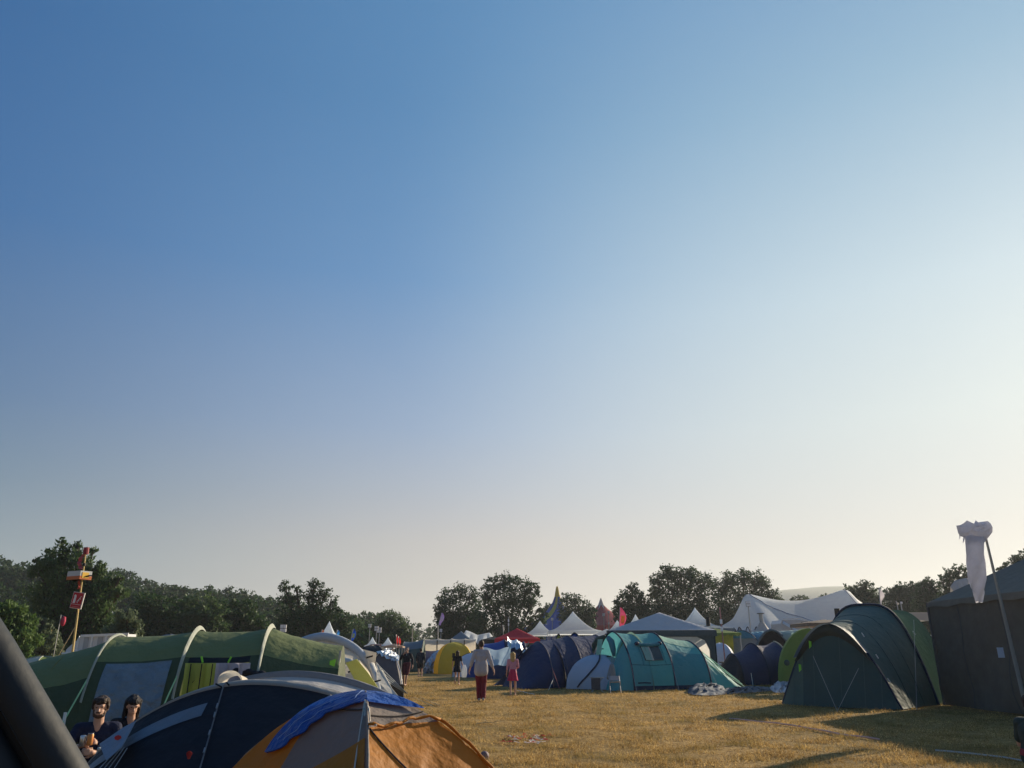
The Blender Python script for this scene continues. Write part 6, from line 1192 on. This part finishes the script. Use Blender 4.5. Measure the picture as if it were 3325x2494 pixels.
def tape_heap():
    mr = fab('hazard_tape', (.60, .10, .07), .3); mw = fab('hazard_tape_white', (.72, .66, .64), .3); c = ground_at(1700, 2394); T = Thing('hazard_tape', 'tangled heap of red and white barrier tape on the grass', 'barrier tape', c); rnd = random.Random(5)
    for k in range(34):
        x = 1640+rnd.random()**.8*128; p0 = ground_at(x, 2392+rnd.uniform(-10, 12)); a = rnd.uniform(0, 6.28); L = rnd.uniform(.07, .22); rows = []; bend = rnd.uniform(-2, 2)
        for i in range(7):
            t = i/6; aa = a+bend*t; p = p0+V3(math.cos(aa)*L*t, math.sin(aa)*L*t, .015+.05*math.sin(t*3.14)*rnd.random()+.01*rnd.random()); n = V3(-math.sin(aa), math.cos(aa), rnd.uniform(-.6, .9)).normalized()*.022; rows.append([p-n, p+n])
        for r in rows:
            for p in r: p.z = max(p.z, .012)
        T.part('tape_strip', MB().grid(rows), mr if k % 2 else mw)
tape_heap()
def line(label, pts, m, r=.012, w=None):
    P = [ground_at(*p)+V3(0, 0, .03) for p in pts]; Q = []
    for a, b in zip(P[:-1], P[1:]):
        for k in range(6): q = a.lerp(b, k/6); q.z = float(gh(q.x, q.y))+.035; Q.append(q)
    T = Thing('barrier_tape', label, 'barrier tape', (P[0].x, P[0].y, 0)); T.part('tape', MB().tube(Q, r, 5), m)
tapem = mat('tape_stripes', (.62, .42, .40), .6, var=.45, vscale=1.2, stretch=(1, .1, .1))
line('long pink and white tape line lying across the shaded grass at right', [(2350, 2327), (2480, 2342), (2620, 2364), (2740, 2382), (2830, 2392)], tapem, .016)
line('faint white tape lying on the grass near the bottom right', [(2985, 2424), (3090, 2434), (3200, 2450), (3310, 2470)], mat('tape_white', (.5, .5, .5), .6), .012)
line('pale guy rope lying along the lane edge beside the grey tent', [(1370, 2262), (1400, 2275), (1440, 2290)], mat('rope_tan', (.55, .42, .24)), .012)
line('white guy rope pegged in front of the navy tunnel tent', [(1678, 2240), (1710, 2248), (1738, 2254)], CORD, .012)
def litter():
    rnd = random.Random(9); mm = [mat('straw_stick', (.55, .42, .22), .8), mat('paper_scrap', (.55, .52, .48), .8)]
    for k, (x, y, L, lb) in enumerate([(1548, 2344, .5, 'long dry stalk lying on the grass left of centre'), (1605, 2339, .18, 'short dry stalk right of the long one'), (1460, 2293, .35, 'dry stalk near the lane behind the walking man'), (1940, 2300, .2, 'dark twig on the sunlit grass before the teal tent')]):
        p = ground_at(x, y); a = rnd.uniform(-.3, .4); q = p+V3(L*math.cos(a), L*math.sin(a), 0); T = Thing('stalk', lb, 'stalk', p); T.part('stem', MB().tube([p+V3(0, 0, .03), (p+q)/2+V3(0, 0, .06), q+V3(0, 0, .035)], [.010, .008, .004], 5), mm[0]); T.part('frayed_end', MB().tube([q+V3(0, 0, .035), q+V3(.06, .05, .05)], [.005, .002], 5), mm[0])
litter()
def camp_table():
    p = ground_at(1935, 2243); T = Thing('camping_table', 'small grey folding table at the teal tent entrance', 'table', p); z = .52; T.part('table_top', MB().slab([p+V3(-.28, -.2, z), p+V3(.28, -.2, z), p+V3(.28, .2, z), p+V3(-.28, .2, z)], (0, 0, .025)), FB['grey_light'])
    for s in (-1, 1):
        for q in (-1, 1): T.part('leg', MB().tube([p+V3(.22*s, .16*q, 0), p+V3(-.22*s, .16*q, z)], .012, 6), METAL)
    T.part('table_cloth', MB().slab([p+V3(-.25, -.21, .1), p+V3(.1, -.21, .08), p+V3(.12, -.21, z), p+V3(-.25, -.21, z)], (0, .01, 0)), FB['dark_grey'])
    p = ground_at(1992, 2246); T = Thing('folding_chair', 'light folding camp chair beside the small table at the teal tent', 'chair', p)
    T.part('seat', MB().slab([p+V3(-.2, -.18, .40), p+V3(.2, -.18, .42), p+V3(.2, .18, .38), p+V3(-.2, .18, .36)], (0, 0, .02)), FB['grey_light']); T.part('backrest', MB().slab([p+V3(-.2, .18, .45), p+V3(.2, .18, .45), p+V3(.2, .23, .62), p+V3(-.2, .23, .62)], (0, .02, 0)), FB['grey_blue'])
    for s in (-.2, .2): T.part('leg', MB().tube([p+V3(s, -.22, 0), p+V3(s, .22, .62)], .012, 6), METAL); T.part('leg', MB().tube([p+V3(s, .25, 0), p+V3(s, -.18, .42)], .012, 6), METAL)
    c = at(1986, 2178, 33.3); T = Thing('hanging_coat', 'grey coat hanging in the teal tent doorway', 'coat', c); mb = MB(); mb.capsule(c+V3(.02, 0, .18), c+V3(-.02, 0, -.25), .10, .15); mb.capsule(c+V3(.08, 0, .1), c+V3(.14, 0, -.3), .05, .06); mb.capsule(c+V3(-.06, 0, .1), c+V3(-.16, 0, -.28), .05, .06)
    T.part('cloth', remesh(mb, .02, 3), fab('coat_grey', (.22, .24, .25), .1)); T.part('hook', MB().tube([c+V3(.02, 0, .26), c+V3(.04, 0, .6)], .008, 5), METAL)
camp_table()
def bicycle(label, px, Y, rz):
    c = V3(WX(px, Y), Y, 0); M = Matrix.Rotation(rz, 3, 'Z'); q = lambda x, z, y=0: c+M @ V3(x, y, z); T = Thing('bicycle', label, 'bicycle', c); fm = mat('bike_frame', (.10, .10, .11), .4, metal=.4)
    for x in (-.52, .52):
        w_ = T.part('wheel', MB().tube([q(x+.33*math.cos(a), .34+.33*math.sin(a)) for a in np.linspace(0, 2*math.pi, 29)], .02, 6), BLACK, None, True); T.part('rim', MB().tube([q(x+.305*math.cos(a), .34+.305*math.sin(a)) for a in np.linspace(0, 2*math.pi, 29)], .010, 5), METAL, w_)
        mb = MB(); [mb.tube([q(x, .34), q(x+.3*math.cos(a), .34+.3*math.sin(a))], .002, 4) for a in np.linspace(0, 6.28, 13)[:-1]]; T.part('spokes', mb, METAL, w_)
    for a, b in (((-.52, .34), (-.15, .85)), ((-.52, .34), (-.08, .3)), ((-.08, .3), (-.18, .92)), ((-.08, .3), (.38, .82)), ((-.16, .82), (.36, .86)), ((.36, .92), (.52, .34))): T.part('frame_tube', MB().tube([q(*a), q(*b)], .018, 7), fm)
    T.part('saddle', MB().ell(q(-.19, .96), (.13, .06, .035), M), BLACK, None, True); T.part('handlebar', MB().tube([q(.30, 1.02, -.28), q(.36, 1.0, -.2), q(.38, .98, 0), q(.36, 1.0, .2), q(.30, 1.02, .28)], .013, 6), METAL)
    T.part('pedal', MB().box(q(-.05, .16, -.1), (.1, .08, .02)), BLACK); T.part('basket', MB().slab([q(.46, .7, -.14), q(.78, .75, -.14), q(.8, 1.0, -.14), q(.44, .98, -.14)], M @ V3(0, .28, 0)), mat('basket_dark', (.08, .075, .07), .8))
bicycle('dark bicycle with front basket parked right of the teal tent slope', 2318, 41, R(8)); bicycle('second bicycle partly hidden behind the first one by the teal tent', 2352, 42.6, R(-14))
c = V3(WX(2352, 38.5), 38.5, 0); T = Thing('storage_bag', 'brown round bag on the ground in front of the bicycles', 'bag', c); mb = MB(); mb.ell((c.x, c.y, .2), (.30, .24, .21)); T.part('bag_body', remesh(mb, .03, 2), mat('bag_brown', (.16, .13, .11), .8, bump=.5)); T.part('handle', MB().tube([c+V3(.12*math.cos(a), 0, .38+.10*math.sin(a)) for a in np.linspace(0, 3.14, 9)], .012, 5), BLACK)
c = ground_at(1508, 2206)+V3(0, 0, 0); c = V3(WX(1509, 39), 38.9, HZ(2175, 38.9)); T = Thing('carrier_bag', 'translucent plastic carrier bag held by the woman in black', 'bag', c); mb = MB(); mb.grid([[V3(c.x+(.05+.09*math.sin(k/8*2.6))*math.cos(a), c.y+(.03+.06*math.sin(k/8*2.6))*math.sin(a), c.z+.22-.07*k) for a in np.linspace(0, 6.28, 15)[:-1]] for k in range(9)], True)
T.part('bag_body', mb, mat('clear_plastic', (.55, .60, .66), .3, .4, alpha=.55), None, True)
# ------------------------------------------------------------------ haze
mb = MB(); mb.box((0, 900, 61), (5200, 2700, 132)); hz = bpy.data.materials.new('haze_air'); hz.use_nodes = True; t = hz.node_tree; t.nodes.remove(t.nodes['Principled BSDF']); v = t.nodes.new('ShaderNodeVolumePrincipled')
v.inputs['Color'].default_value = (.86, .92, 1, 1); v.inputs['Density'].default_value = .00026; v.inputs['Anisotropy'].default_value = .35; t.links.new(v.outputs[0], t.nodes['Material Output'].inputs['Volume'])
single('haze', mb, hz, 'thin summer evening haze in the air', 'haze', kind='stuff')
